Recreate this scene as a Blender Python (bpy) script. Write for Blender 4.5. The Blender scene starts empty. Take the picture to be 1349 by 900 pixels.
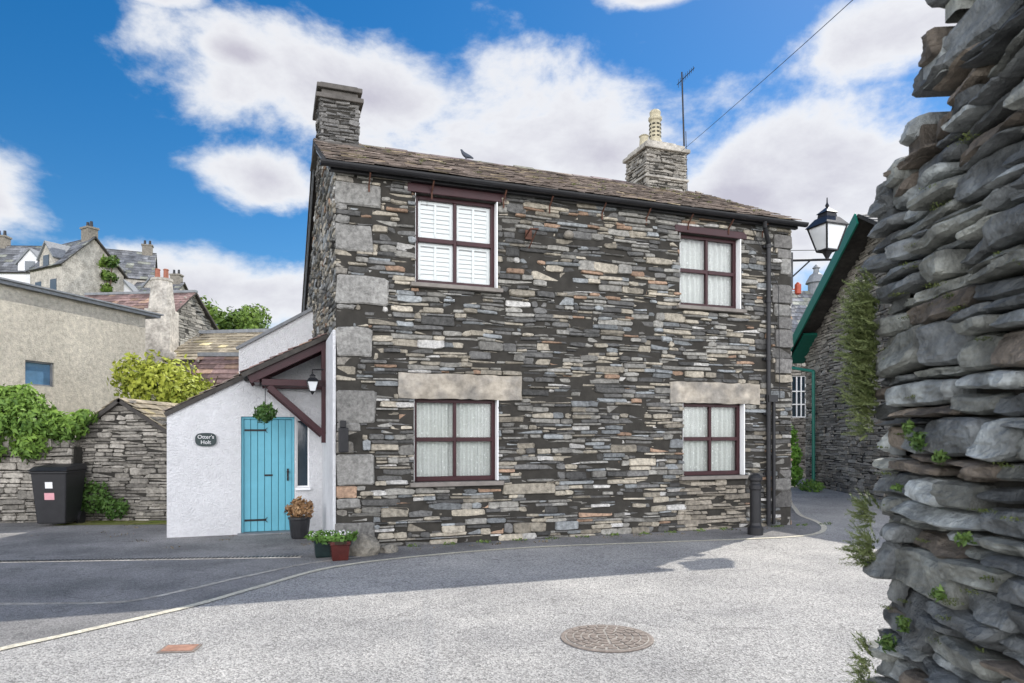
import bpy, bmesh, math, random
from mathutils import Vector, Matrix, noise
random.seed(7)
R=random.uniform
scene=bpy.context.scene
Zv=Vector((0,0,1))
SUN=Vector((.62,.74,1.0)).normalized()

# ---------------------------------------------------------------- materials
def nodes_of(m):
    m.use_nodes=True
    nt=m.node_tree
    return nt,nt.nodes,nt.links,nt.nodes['Principled BSDF']
def mk(name,col=(.5,.5,.5),rough=.8,var=.25,scale=6.0,bump=.2,bscale=40.0,attr=False,metal=0.0,spec=.3,col2=None,detail=6,bdist=.02,stain=0,sscale=.7):
    m=bpy.data.materials.new(name)
    nt,N,L,P=nodes_of(m)
    P.inputs['Roughness'].default_value=rough
    P.inputs['Metallic'].default_value=metal
    P.inputs['Specular IOR Level'].default_value=spec
    tc=N.new('ShaderNodeTexCoord')
    nz=N.new('ShaderNodeTexNoise'); nz.inputs['Scale'].default_value=scale; nz.inputs['Detail'].default_value=detail
    nz.inputs['Roughness'].default_value=.65
    L.new(tc.outputs['Object'],nz.inputs['Vector'])
    ramp=N.new('ShaderNodeMapRange'); ramp.inputs['From Min'].default_value=.25; ramp.inputs['From Max'].default_value=.75
    ramp.inputs['To Min'].default_value=1-var; ramp.inputs['To Max'].default_value=1+var
    L.new(nz.outputs['Fac'],ramp.inputs['Value'])
    fac=ramp.outputs['Result']
    if stain:
        ns=N.new('ShaderNodeTexNoise'); ns.inputs['Scale'].default_value=sscale; ns.inputs['Detail'].default_value=5
        L.new(tc.outputs['Object'],ns.inputs['Vector'])
        r2=N.new('ShaderNodeMapRange'); r2.inputs['From Min'].default_value=.35; r2.inputs['From Max'].default_value=.65
        r2.inputs['To Min'].default_value=1-stain; r2.inputs['To Max'].default_value=1+stain
        L.new(ns.outputs['Fac'],r2.inputs['Value'])
        mm_=N.new('ShaderNodeMath'); mm_.operation='MULTIPLY'; L.new(fac,mm_.inputs[0]); L.new(r2.outputs['Result'],mm_.inputs[1]); fac=mm_.outputs[0]
    mul=N.new('ShaderNodeVectorMath'); mul.operation='SCALE'
    if attr:
        a=N.new('ShaderNodeAttribute'); a.attribute_name='Col'
        L.new(a.outputs['Color'],mul.inputs[0])
    elif col2:
        n2=N.new('ShaderNodeTexNoise'); n2.inputs['Scale'].default_value=scale*.35; n2.inputs['Detail'].default_value=5
        L.new(tc.outputs['Object'],n2.inputs['Vector'])
        mr=N.new('ShaderNodeMapRange'); mr.inputs['From Min'].default_value=.4; mr.inputs['From Max'].default_value=.62
        L.new(n2.outputs['Fac'],mr.inputs['Value'])
        mx=N.new('ShaderNodeMix'); mx.data_type='RGBA'
        mx.inputs['A'].default_value=(*col,1); mx.inputs['B'].default_value=(*col2,1)
        L.new(mr.outputs['Result'],mx.inputs['Factor'])
        L.new(mx.outputs['Result'],mul.inputs[0])
    else:
        mul.inputs[0].default_value=col
    L.new(fac,mul.inputs['Scale'])
    L.new(mul.outputs['Vector'],P.inputs['Base Color'])
    if bump>0:
        nb=N.new('ShaderNodeTexNoise'); nb.inputs['Scale'].default_value=bscale; nb.inputs['Detail'].default_value=5
        nb.inputs['Roughness'].default_value=.7
        L.new(tc.outputs['Object'],nb.inputs['Vector'])
        b=N.new('ShaderNodeBump'); b.inputs['Strength'].default_value=bump; b.inputs['Distance'].default_value=bdist
        L.new(nb.outputs['Fac'],b.inputs['Height'])
        L.new(b.outputs['Normal'],P.inputs['Normal'])
    return m

M_stone=mk('slate_stone',attr=True,rough=.7,var=.6,scale=18,bump=1.0,bscale=34,bdist=.03,stain=.22,detail=9)
M_near=mk('near_slate_stone',attr=True,rough=.6,var=.65,scale=11,bump=1.0,bscale=34,bdist=.02,spec=.4,stain=.35,sscale=4,detail=9)
M_mortar=mk('dark_joint',(.04,.037,.032),rough=1,var=.4,bump=.4)
M_slate=mk('roof_slate',attr=True,rough=.75,var=.45,scale=9,bump=.5,bscale=30,stain=.3,sscale=1.4)
M_white=mk('white_roughcast',(.86,.86,.87),rough=.9,var=.10,scale=9,bump=1.0,bscale=30,bdist=.07,stain=.06,sscale=1.3)
M_wpaint=mk('white_paint',(.86,.86,.86),rough=.5,var=.04,bump=.05)
M_maroon=mk('maroon_paint',(.036,.008,.011),rough=.4,var=.25,bump=.1)
M_black=mk('black_metal',(.018,.018,.02),rough=.4,var=.3,bump=.1)
M_rust=mk('rusty_iron',(.10,.045,.03),rough=.8,var=.4)
M_teal=mk('teal_door_paint',(.13,.40,.50),rough=.45,var=.10,scale=3,bump=.1,bscale=80)
M_teald=mk('teal_groove',(.03,.16,.19),rough=.6,var=.1,bump=0)
M_rough=mk('cream_roughcast',(.50,.46,.38),rough=.95,var=.35,scale=9,bump=1.0,bscale=26,bdist=.04,detail=10,stain=.12)
M_lead=mk('grey_lead',(.2,.21,.22),rough=.6,var=.3)
M_conc=mk('weathered_concrete',(.42,.39,.34),rough=.9,var=.4,scale=10,bump=.5,bscale=35,stain=.25,sscale=2.5)
M_lintel=mk('sandstone_lintel',(.40,.355,.29),rough=.9,var=.4,scale=8,bump=.9,bscale=26,col2=(.26,.24,.21),stain=.2,sscale=3)
M_green=mk('green_paint',(.01,.13,.09),rough=.45,var=.15,bump=.05)
M_leaf=mk('leaves',attr=True,rough=.6,var=.25,scale=20,bump=0)
M_bark=mk('bark',(.1,.07,.05),rough=.95,var=.4,bump=.6)
M_soil=mk('soil',(.04,.03,.02),rough=1,var=.4)
M_pot_black=mk('black_glaze',(.02,.02,.022),rough=.3,var=.3,spec=.5)
M_pot_green=mk('dark_green_glaze',(.015,.03,.03),rough=.25,var=.3,spec=.5)
M_pot_red=mk('oxblood_glaze',(.07,.015,.012),rough=.2,var=.4,spec=.5)
M_bin=mk('black_bin_plastic',(.022,.022,.024),rough=.45,var=.2,bump=.15,bscale=120)
M_label=mk('white_label',(.7,.7,.7),rough=.5,var=.05,bump=0)
M_pink=mk('pink_label',(.6,.3,.33),rough=.5,var=.1,bump=0)
M_line=mk('line_paint',(.60,.56,.45),rough=.8,var=.45,scale=30,bump=.2)
M_iron=mk('cast_iron',(.24,.20,.17),rough=.6,var=.4,scale=25,bump=.3)
M_claypot=mk('clay_pot',(.46,.41,.29),rough=.8,var=.3,scale=12)
M_ground=mk('grass_ground',(.07,.10,.035),rough=1,var=.4,scale=2,col2=(.1,.11,.05))
M_cloth=mk('dark_room',(.03,.03,.03),rough=1,var=.1,bump=0)
M_fabric=mk('net_curtain',(.66,.66,.64),rough=.9,var=.2,scale=40,bump=.2)
M_lacecol=mk('lace_figure',(.88,.88,.86),rough=.9,var=.05,bump=0)
M_bird=mk('pigeon_feathers',(.07,.08,.1),rough=.8,var=.3)
M_lamp=mk('lamp_glass',(.75,.77,.78),rough=.15,var=.05,bump=0,spec=.6)

def asphalt(name,c1,c2,bump=.8,speck=.5,vs=62):
    m=bpy.data.materials.new(name); nt,N,L,P=nodes_of(m)
    P.inputs['Roughness'].default_value=.9; P.inputs['Specular IOR Level'].default_value=.2
    tc=N.new('ShaderNodeTexCoord')
    big=N.new('ShaderNodeTexNoise'); big.inputs['Scale'].default_value=.8; big.inputs['Detail'].default_value=8; big.inputs['Roughness'].default_value=.6
    L.new(tc.outputs['Object'],big.inputs['Vector'])
    mr=N.new('ShaderNodeMapRange'); mr.inputs['From Min'].default_value=.35; mr.inputs['From Max'].default_value=.65
    L.new(big.outputs['Fac'],mr.inputs['Value'])
    mx=N.new('ShaderNodeMix'); mx.data_type='RGBA'; mx.inputs['A'].default_value=(*c1,1); mx.inputs['B'].default_value=(*c2,1)
    L.new(mr.outputs['Result'],mx.inputs['Factor'])
    v=N.new('ShaderNodeTexVoronoi'); v.inputs['Scale'].default_value=vs
    L.new(tc.outputs['Object'],v.inputs['Vector'])
    sep=N.new('ShaderNodeSeparateColor'); L.new(v.outputs['Color'],sep.inputs['Color'])
    mr2=N.new('ShaderNodeMapRange'); mr2.inputs['To Min'].default_value=1-speck; mr2.inputs['To Max'].default_value=1+speck
    L.new(sep.outputs['Red'],mr2.inputs['Value'])
    mul=N.new('ShaderNodeVectorMath'); mul.operation='SCALE'
    L.new(mx.outputs['Result'],mul.inputs[0]); L.new(mr2.outputs['Result'],mul.inputs['Scale'])
    vc=N.new('ShaderNodeTexVoronoi'); vc.feature='DISTANCE_TO_EDGE'; vc.inputs['Scale'].default_value=.45
    nz=N.new('ShaderNodeTexNoise'); nz.inputs['Scale'].default_value=2.5; nz.inputs['Detail'].default_value=6
    L.new(tc.outputs['Object'],nz.inputs['Vector'])
    ad=N.new('ShaderNodeVectorMath'); ad.operation='ADD'; L.new(tc.outputs['Object'],ad.inputs[0]); L.new(nz.outputs['Color'],ad.inputs[1])
    L.new(ad.outputs['Vector'],vc.inputs['Vector'])
    mr3=N.new('ShaderNodeMapRange'); mr3.inputs['From Min'].default_value=0.0; mr3.inputs['From Max'].default_value=.010
    mr3.inputs['To Min'].default_value=.75; mr3.inputs['To Max'].default_value=1
    L.new(vc.outputs['Distance'],mr3.inputs['Value'])
    mul2=N.new('ShaderNodeVectorMath'); mul2.operation='SCALE'
    L.new(mul.outputs['Vector'],mul2.inputs[0]); L.new(mr3.outputs['Result'],mul2.inputs['Scale'])
    L.new(mul2.outputs['Vector'],P.inputs['Base Color'])
    b=N.new('ShaderNodeBump'); b.inputs['Strength'].default_value=bump; b.inputs['Distance'].default_value=.012
    L.new(v.outputs['Distance'],b.inputs['Height']); L.new(b.outputs['Normal'],P.inputs['Normal'])
    return m
M_road=asphalt('worn_road_chippings',(.32,.312,.30),(.45,.435,.41),.75,.45,80)
M_drive=asphalt('driveway_asphalt',(.16,.158,.155),(.30,.29,.28),.5,.35,90)

def glass():
    m=bpy.data.materials.new('window_glass'); m.use_nodes=True
    nt=m.node_tree; N=nt.nodes; L=nt.links
    for n in list(N):
        if n.type!='OUTPUT_MATERIAL': N.remove(n)
    out=[n for n in N if n.type=='OUTPUT_MATERIAL'][0]
    t=N.new('ShaderNodeBsdfTransparent'); g=N.new('ShaderNodeBsdfGlossy'); g.inputs['Roughness'].default_value=.03
    t.inputs['Color'].default_value=(.92,.95,.94,1)
    f=N.new('ShaderNodeFresnel'); f.inputs['IOR'].default_value=1.5
    mx=N.new('ShaderNodeMixShader')
    L.new(f.outputs[0],mx.inputs[0]); L.new(t.outputs[0],mx.inputs[1]); L.new(g.outputs[0],mx.inputs[2])
    L.new(mx.outputs[0],out.inputs['Surface'])
    return m
M_glass=glass()
M_dglass=mk('dark_glass',(.02,.035,.05),rough=.08,var=.2,bump=.05,bscale=3,spec=.9)
M_skyglass=mk('sky_tint_glass',(.10,.2,.32),rough=.1,var=.2,bump=0,spec=.9)  # blue sky reflection put into the glass colour

# ---------------------------------------------------------------- mesh helpers
def empty(name,loc=(0,0,0),rz=0):
    e=bpy.data.objects.new(name,None); e.location=loc; e.rotation_euler=(0,0,rz)
    scene.collection.objects.link(e); return e
def mesh(name,vs,fs,mat,parent=None,cols=None,smooth=False):
    me=bpy.data.meshes.new(name); me.from_pydata([tuple(v) for v in vs],[],fs)
    if cols:
        a=me.attributes.new('Col','FLOAT_COLOR','POINT')
        flat=[]
        for c in cols: flat+= [c[0],c[1],c[2],1.0]
        a.data.foreach_set('color',flat)
    if smooth: me.polygons.foreach_set('use_smooth',[True]*len(me.polygons))
    me.materials.append(mat); me.update()
    o=bpy.data.objects.new(name,me); scene.collection.objects.link(o)
    if parent: o.parent=parent
    return o
class MB:
    def __init__(s): s.v=[];s.f=[];s.c=[]
    def add(s,vs,fs,col=(.5,.5,.5)):
        b=len(s.v); s.v+= [Vector(v) for v in vs]; s.f+=[tuple(i+b for i in f) for f in fs]; s.c+=[col]*len(vs)
    def box(s,x0,x1,y0,y1,z0,z1,col=(.5,.5,.5),ch=0.0):
        vs=[(x0,y0,z0),(x1,y0,z0),(x1,y1,z0),(x0,y1,z0),(x0,y0,z1),(x1,y0,z1),(x1,y1,z1),(x0,y1,z1)]
        s.add(vs,[(0,3,2,1),(4,5,6,7),(0,1,5,4),(1,2,6,5),(2,3,7,6),(3,0,4,7)],col)
    def obox(s,p,q,w,h,up=Zv,col=(.5,.5,.5)):
        p=Vector(p);q=Vector(q);d=(q-p).normalized(); up=Vector(up)
        sd=d.cross(up)
        if sd.length<1e-4: sd=d.cross(Vector((1,0,0)))
        sd.normalize(); u2=sd.cross(d).normalized()
        vs=[]
        for e in (p,q):
            for a,b in ((-1,-1),(1,-1),(1,1),(-1,1)): vs.append(e+sd*a*w/2+u2*b*h/2)
        s.add(vs,[(0,1,2,3),(7,6,5,4),(0,4,5,1),(1,5,6,2),(2,6,7,3),(3,7,4,0)],col)
    def tube(s,p,q,r0,r1=None,n=12,col=(.5,.5,.5),cap=True):
        if r1 is None:r1=r0
        p=Vector(p);q=Vector(q);d=(q-p).normalized()
        a=d.orthogonal().normalized(); b=d.cross(a)
        vs=[];fs=[]
        for e,r in ((p,r0),(q,r1)):
            for i in range(n):
                t=2*math.pi*i/n; vs.append(e+(a*math.cos(t)+b*math.sin(t))*r)
        for i in range(n):
            j=(i+1)%n; fs.append((i,j,n+j,n+i))
        if cap: fs.append(tuple(range(n-1,-1,-1))); fs.append(tuple(range(n,2*n)))
        s.add(vs,fs,col)
    def lathe(s,c,prof,n=20,col=(.5,.5,.5)):
        c=Vector(c);vs=[];fs=[]
        for r,z in prof:
            for i in range(n):
                t=2*math.pi*i/n; vs.append(c+Vector((r*math.cos(t),r*math.sin(t),z)))
        for k in range(len(prof)-1):
            for i in range(n):
                j=(i+1)%n; fs.append((k*n+i,k*n+j,(k+1)*n+j,(k+1)*n+i))
        fs.append(tuple(range(n-1,-1,-1))); fs.append(tuple((len(prof)-1)*n+i for i in range(n)))
        s.add(vs,fs,col)
    def done(s,name,mat,parent=None,attr=False,smooth=False,bevel=0):
        o=mesh(name,s.v,s.f,mat,parent,s.c if attr else None,smooth)
        if bevel:
            b=o.modifiers.new('bev','BEVEL'); b.width=bevel; b.segments=2; b.limit_method='ANGLE'
        return o
def boxo(name,mat,parent,*a,bevel=0):
    m=MB(); m.box(*a); return m.done(name,mat,parent,bevel=bevel)

def scol(kind='house'):
    t=random.random()
    if kind=='house':
        if t<.30: b=R(.06,.17); c=(b*1.0,b*.98,b*.93)
        elif t<.54: b=R(.16,.34); c=(b*1.02,b*.98,b*.88)
        elif t<.80: b=R(.2,.44); c=(b*1.06,b*.95,b*.76)
        elif t<.91: b=R(.16,.34); c=(b*.95,b*1.0,b*1.01)
        elif t<.955: b=R(.2,.32); c=(b*1.25,b*.84,b*.58)
        else: b=R(.42,.56); c=(b,b*.97,b*.91)
    elif kind=='warm':
        b=R(.15,.38); c=(b*1.05,b*.97,b*.84)
    elif kind=='tan':
        b=R(.2,.38); c=(b*1.08,b*.96,b*.78)
    elif kind=='near':
        if t<.50: b=R(.08,.20); c=(b*.95,b*1.0,b*1.0)
        elif t<.75: b=R(.15,.30); c=(b*.98,b*1.0,b*.90)
        elif t<.90: b=R(.26,.42); c=(b*.95,b*1.0,b*.98)
        else: b=R(.09,.18); c=(b*1.18,b*.98,b*.78)
    elif kind=='quoin': b=R(.20,.33); c=(b*1.02,b*.99,b*.92)
    elif kind=='dark': b=R(.07,.24); c=(b,b*.96,b*.9)
    return c
def sub(r,h):
    u0,u1,z0,z1=r; a,b,c,d=h
    if u1<=a or u0>=b or z1<=c or z0>=d: return [r]
    out=[]
    if u0<a: out.append((u0,a,z0,z1))
    if u1>b: out.append((b,u1,z0,z1))
    m0,m1=max(u0,a),min(u1,b)
    if z0<c: out.append((m0,m1,z0,c))
    if z1>d: out.append((m0,m1,d,z1))
    return out
def layout(U0,U1,Z0,Z1,holes=(),hr=(.045,.115),lr=(.14,.5),band=(.14,.30),mask=None):
    rs=[];z=Z0
    while z<Z1-.02:
        H=R(*band); 
        if z+H>Z1-.04: H=Z1-z
        u=U0-R(0,.4)
        while u<U1:
            L=R(lr[0]*1.8,lr[1]*1.9)
            zz=z
            while zz<z+H-1e-4:
                h=R(*hr)
                if random.random()<.12: h*=1.7
                if z+H-(zz+h)<hr[0]*.75: h=z+H-zz
                x=u
                while x<u+L-1e-4:
                    l=R(*lr)*(1 if h>hr[0]*1.2 else .85)
                    if u+L-(x+l)<lr[0]*.8: l=u+L-x
                    rs.append((max(U0,x+R(-.035,.02)),min(U1,x+l+R(-.02,.035)),zz+R(-.006,.006),min(zz+h+R(-.006,.006),Z1)))
                    x+=l
                zz+=h
            u+=L
        z+=H
    for hl in holes:
        n=[]
        for r in rs: n+=sub(r,hl)
        rs=n
    rs=[r for r in rs if r[1]-r[0]>.035 and r[3]-r[2]>.02]
    if mask: rs=[r for r in rs if mask((r[0]+r[1])/2,(r[2]+r[3])/2)]
    return rs
def clamp(x,a=0,b=1): return max(a,min(b,x))
def hdist(u,z,holes):
    d=9
    for a,b,c,e in holes:
        dx=max(a-u,0,u-b); dz=max(c-z,0,z-e); d=min(d,math.hypot(dx,dz))
    return d
def stones(name,O,U,N,rects,parent=None,mat=None,kind='house',prot=(.0,.035),gap=.004,holes=(),warp=.012,seed=0,extra=None,zmin=None,kf=None):
    O=Vector(O);U=Vector(U).normalized();N=Vector(N).normalized()
    V=[];F=[];C=[]
    allr=[(r,None) for r in rects]+list(extra or [])
    for r,k in allr:
        u0,u1,z0,z1=r
        g=gap*R(.3,1.5); u0+=g;u1-=g;z0+=g*.7;z1-=g*.7
        w=u1-u0;h=z1-z0
        if w<.012 or h<.01: continue
        c=min(h*R(.12,.42),w*.25,.03); j=min(h*.12,.010)
        if k=='quoin': c=R(.01,.05); j=.018
        tl,tr=(R(0,.2)*h,R(0,.2)*h) if not k else (R(0,.08)*h,R(0,.08)*h)
        bl,br=(R(0,.15)*h,R(0,.15)*h) if not k else (0,0)
        pts=[(u0+c,z0+bl*.5),(u0+w*R(.3,.7),z0+R(-j,j)),(u1-c*R(.3,1),z0+br*.5),(u1+R(-j,j),z0+br+c*R(.2,.6)),(u1+R(-j,j),z1-tr-c*R(.2,.6)),(u1-c,z1-tr*.5),(u0+w*R(.3,.7),z1+R(-j,j)),(u0+c*R(.3,1),z1-tl*.5),(u0+R(-j,j),z1-tl-c*.3),(u0+R(-j,j),z0+bl+c*R(.2,.6))]
        p=R(*prot); tx=R(-.016,.016);tz=R(-.020,.012); uc=(u0+u1)/2;zc=(z0+z1)/2
        ins=min(.3*h,R(.004,.014)); 
        if k=='quoin' : p=R(.02,.045); tx*=.6;tz*=.5; ins=.02
        kk=k or (kf(uc,zc) if kf else None) or kind
        col=scol(kk); base=len(V); n=len(pts)
        for ring in range(3):
            for (a,b) in pts:
                if ring==2:
                    a=a+(uc-a)*min(1,ins/(w/2)); b=b+(zc-b)*min(1,ins/(h/2)); d=p+tx*(a-uc)/w*2+tz*(b-zc)/h*2+R(-.004,.004)
                elif ring==1: d=p-R(.006,.022)
                else: d=-.07
                dz=warp*noise.noise(Vector((a*1.3+seed*3.1,b*2.2,seed)))*2
                dz*=clamp(hdist(a,b,holes)/.35) if holes else 1
                if k: dz=0
                dz*=clamp(b/.25)
                V.append(O+U*a+Zv*(b+dz)+N*d); C.append(col)
        for ring in range(2):
            for i in range(n):
                jn=(i+1)%n; F.append((base+ring*n+i,base+ring*n+jn,base+(ring+1)*n+jn,base+(ring+1)*n+i))
        F.append(tuple(base+2*n+i for i in range(n)))
    return mesh(name,V,F,mat or M_stone,parent,C)
def wall_panel(name,O,U,N,u0,u1,z0,z1,holes,th,parent,mat):
    us=sorted({u0,u1,*[x for h in holes for x in h[:2] if u0<x<u1]}); zs=sorted({z0,z1,*[x for h in holes for x in h[2:] if z0<x<z1]})
    O=Vector(O);U=Vector(U).normalized();N=Vector(N).normalized(); V=[];F=[];idx={}
    def vid(i,k,b):
        key=(i,k,b)
        if key not in idx: idx[key]=len(V); V.append(O+U*us[i]+Zv*zs[k]-N*(th if b else 0))
        return idx[key]
    def solid(i,k):
        if i<0 or k<0 or i>=len(us)-1 or k>=len(zs)-1: return False
        a=(us[i]+us[i+1])/2;b=(zs[k]+zs[k+1])/2
        return not any(h[0]<a<h[1] and h[2]<b<h[3] for h in holes)
    for i in range(len(us)-1):
        for k in range(len(zs)-1):
            if not solid(i,k): continue
            F.append((vid(i,k,0),vid(i+1,k,0),vid(i+1,k+1,0),vid(i,k+1,0)))
            F.append((vid(i,k,1),vid(i,k+1,1),vid(i+1,k+1,1),vid(i+1,k,1)))
            if not solid(i-1,k): F.append((vid(i,k,0),vid(i,k+1,0),vid(i,k+1,1),vid(i,k,1)))
            if not solid(i+1,k): F.append((vid(i+1,k,0),vid(i+1,k,1),vid(i+1,k+1,1),vid(i+1,k+1,0)))
            if not solid(i,k-1): F.append((vid(i,k,0),vid(i,k,1),vid(i+1,k,1),vid(i+1,k,0)))
            if not solid(i,k+1): F.append((vid(i,k+1,0),vid(i+1,k+1,0),vid(i+1,k+1,1),vid(i,k+1,1)))
    return mesh(name,V,F,mat,parent)
def rcol(kind):
    b=R(.10,.22)
    if kind=='brown': c=(b*1.2,b*.98,b*.84)
    elif kind=='grey': c=(b*.98,b*1.0,b*1.05)
    elif kind=='gold': b=R(.2,.34); c=(b*1.15,b*.98,b*.7)
    elif kind=='red': c=(b*1.35,b*.9,b*.8)
    if random.random()<.12: c=(c[0]*1.5,c[1]*1.5,c[2]*1.2)
    return c
def slates(name,O,U,S,L,SL,parent,kind='brown',row=.2,wr=(.16,.34),th=.014):
    O=Vector(O);U=Vector(U).normalized();S=Vector(S).normalized();N=U.cross(S).normalized()
    if N.z<0:N=-N
    m=MB(); rows=int(SL/row)+1; row=SL/rows
    P=lambda uu,ss,nn:O+U*uu+S*ss+N*nn
    for k in range(rows):
        u=-R(0,.15)
        while u<L:
            w=R(*wr); a=max(0,u); b=min(L,u+w)-.004
            if b-a>.03:
                s0=k*row+R(-.015,.015); s1=k*row+row*1.35
                if k==rows-1: s1=SL
                l=R(.016,.034); tw=R(-.006,.006)
                vs=[P(a,s0,l+tw),P(b,s0+R(-.008,.008),l-tw),P(b,s1,.004),P(a,s1,.004),P(a,s0,l+th+tw),P(b,s0,l+th-tw),P(b,s1,.004+th*.5),P(a,s1,.004+th*.5)]
                m.add(vs,[(0,3,2,1),(4,5,6,7),(0,1,5,4),(1,2,6,5),(2,3,7,6),(3,0,4,7)],rcol(kind))
            u+=w
    vs=[P(0,0,0),P(L,0,0),P(L,SL,0),P(0,SL,0),P(0,0,-.07),P(L,0,-.07),P(L,SL,-.07),P(0,SL,-.07)]
    m.add(vs,[(0,1,2,3),(7,6,5,4),(0,4,5,1),(1,5,6,2),(2,6,7,3),(3,7,4,0)],(.05,.045,.04))
    return m.done(name,M_slate,parent,attr=True)
def leaves(name,clumps,n,size,parent=None,pal=((.05,.10,.02),(.10,.18,.035)),droop=0,shell=.5,asp=1.6):
    V=[];F=[];C=[]
    wts=[c[1][0]*c[1][1]*c[1][2] if isinstance(c[1],tuple) else c[1]**3 for c in clumps]
    ch=random.choices(range(len(clumps)),weights=[w**.7 for w in wts],k=n)
    tone=[R(0,1) for _ in clumps]
    for i in ch:
        c,r=clumps[i]; c=Vector(c)
        if not isinstance(r,tuple): r=(r,r,r)
        d=Vector((random.gauss(0,1),random.gauss(0,1),random.gauss(0,1))).normalized()
        q=R(shell,1)**.6
        nn=noise.noise(Vector(d*2.2)+Vector((i*7.3,0,0)))*.45
        q*=1+nn
        p=c+Vector((d.x*r[0],d.y*r[1],d.z*r[2]))*q
        a=(d+Vector((R(-1,1),R(-1,1),R(-1,1)))*.9).normalized()
        t=a.orthogonal().normalized(); t=(Matrix.Rotation(R(0,6.28),3,a)@t); b=a.cross(t)
        s=size*R(.6,1.4); k=len(V)
        V+= [p-t*s*asp*.5,p+b*s*.4,p+t*s*asp*.5-Zv*droop*s,p-b*s*.4]
        F.append((k,k+1,k+2,k+3))
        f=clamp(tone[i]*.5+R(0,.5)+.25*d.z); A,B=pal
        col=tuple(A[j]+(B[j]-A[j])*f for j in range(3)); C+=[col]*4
    return mesh(name,V,F,M_leaf,parent,C)
def sprigs(name,stems,parent=None,pal=((.05,.08,.02),(.2,.25,.1)),ls=.012):
    V=[];F=[];C=[]
    for o,dr_,ln in stems:
        o=Vector(o);dv=Vector(dr_).normalized(); tone=R(0,1); n=max(6,int(ln/.006)); p=o.copy()
        for i in range(n):
            t=i/n; dv=(dv+Vector((R(-1,1),R(-1,1),R(-1,1)))*.06+Zv*.012).normalized(); p=p+dv*(ln/n)
            for k in range(3):
                sd=dv.orthogonal().normalized(); sd=Matrix.Rotation(R(0,6.28),3,dv)@sd; s=ls*R(.6,1.3)*(1.1-.6*t)
                tip=p+(sd*.8+dv*.6)*s; wv=dv.cross(sd)*s*.2; b=len(V)
                V+=[p-wv,p+wv,tip]; F.append((b,b+1,b+2)); f=clamp(tone*.5+R(0,.3)+t*.3); A_,B_=pal
                C+=[tuple(A_[j]+(B_[j]-A_[j])*f for j in range(3))]*3
    return mesh(name,V,F,M_leaf,parent,C)
def prism_roofed(parent,wallmat_kind,ox,oy,ang,L,W,H,RH,roofkind='brown',render=None,over=.2,row=.3,slw=(.25,.5),hr=(.08,.18),lr=(.25,.7),faces='front,left,right',chim=()):
    e=empty(parent,(ox,oy,0),ang)
    V=[(0,0,0),(L,0,0),(L,W,0),(0,W,0),(0,0,H),(L,0,H),(L,W,H),(0,W,H),(0,W/2,H+RH),(L,W/2,H+RH)]
    mesh('walls_core',V,[(0,1,5,4),(1,2,6,9,5),(2,3,7,6),(3,0,4,8,7),(4,5,9,8),(6,7,8,9)],render or M_mortar,e)
    if not render:
        if 'front' in faces: stones('front_stones',(0,0,0),(1,0,0),(0,-1,0),layout(0,L,0,H,hr=hr,lr=lr,band=(.3,.5)),e,kind=wallmat_kind)
        mk_=lambda u,z:z<H+RH*(1-abs(u-W/2)/(W/2))
        if 'left' in faces: stones('gable_stones_l',(0,0,0),(0,1,0),(-1,0,0),layout(0,W,0,H+RH,hr=hr,lr=lr,band=(.3,.5),mask=mk_),e,kind=wallmat_kind)
        if 'right' in faces: stones('gable_stones_r',(L,0,0),(0,1,0),(1,0,0),layout(0,W,0,H+RH,hr=hr,lr=lr,band=(.3,.5),mask=mk_),e,kind=wallmat_kind)
    s=Vector((0,W/2,RH)); sl=s.length; sn=s/sl
    slates('roof_front',Vector((-over,0,H+.06))-sn*over,(1,0,0),sn,L+2*over,sl+over,e,roofkind,row=row,wr=slw,th=.02)
    s2=Vector((0,-W/2,RH))/sl
    slates('roof_back',Vector((-over,W,H+.06))-s2*over,(1,0,0),s2,L+2*over,sl+over,e,roofkind,row=row,wr=slw,th=.02)
    m=MB(); m.obox((-over,W/2,H+RH+.1),(L+over,W/2,H+RH+.1),.22,.12); m.done('ridge',M_lead,e)
    return e

# ---------------------------------------------------------------- HOUSE
ANG=math.atan2(.3346,.942)
house=empty('slate_stone_cottage',(-2.449,9.5,0),ANG)
W1=(1.12,2.357,3.80,5.10); W2=(1.10,2.37,.92,2.13); W3=(5.56,6.76,3.76,4.97); W4=(5.62,6.84,.92,2.135)
LEN=7.85
holes=[W1,W2,W3,W4]
lint1=(.87,2.75,2.13,2.50); lint2=(5.36,7.16,2.135,2.49)
ex=[]
q=[(4.81,5.13,.62),(4.18,4.55,.5),(3.43,3.84,.72),(2.69,3.12,.50),(1.77,2.24,.55),(.89,1.34,.54),(0.0,.38,.52)]
qh=[]
for a,b,w in q:
    ex.append(((0,w,a,b),'quoin')); qh.append((0,w,a,b))
for a,b in ((4.55,4.81),(3.84,4.18),(3.12,3.43),(2.24,2.69),(1.34,1.77),(.38,.89),(5.13,5.3)):
    z=a
    while z<b-.02:
        h=R(.07,.22)
        if b-(z+h)<.06: h=b-z
        ww=R(.14,.38); kd=random.choice(('house','warm','quoin'))
        ex.append(((0,ww,z,z+h),kd)); qh.append((0,ww,z,z+h)); z+=h
z=0
while z<5.1:
    h=R(.14,.34); w=R(.22,.5)
    if z<.9 or z>2.6:
        ex.append(((LEN-w,LEN,z,min(z+h,5.2)),'dark' if random.random()<.6 else 'quoin')); qh.append((LEN-w,LEN,z,min(z+h,5.2)))
    z+=h
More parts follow.
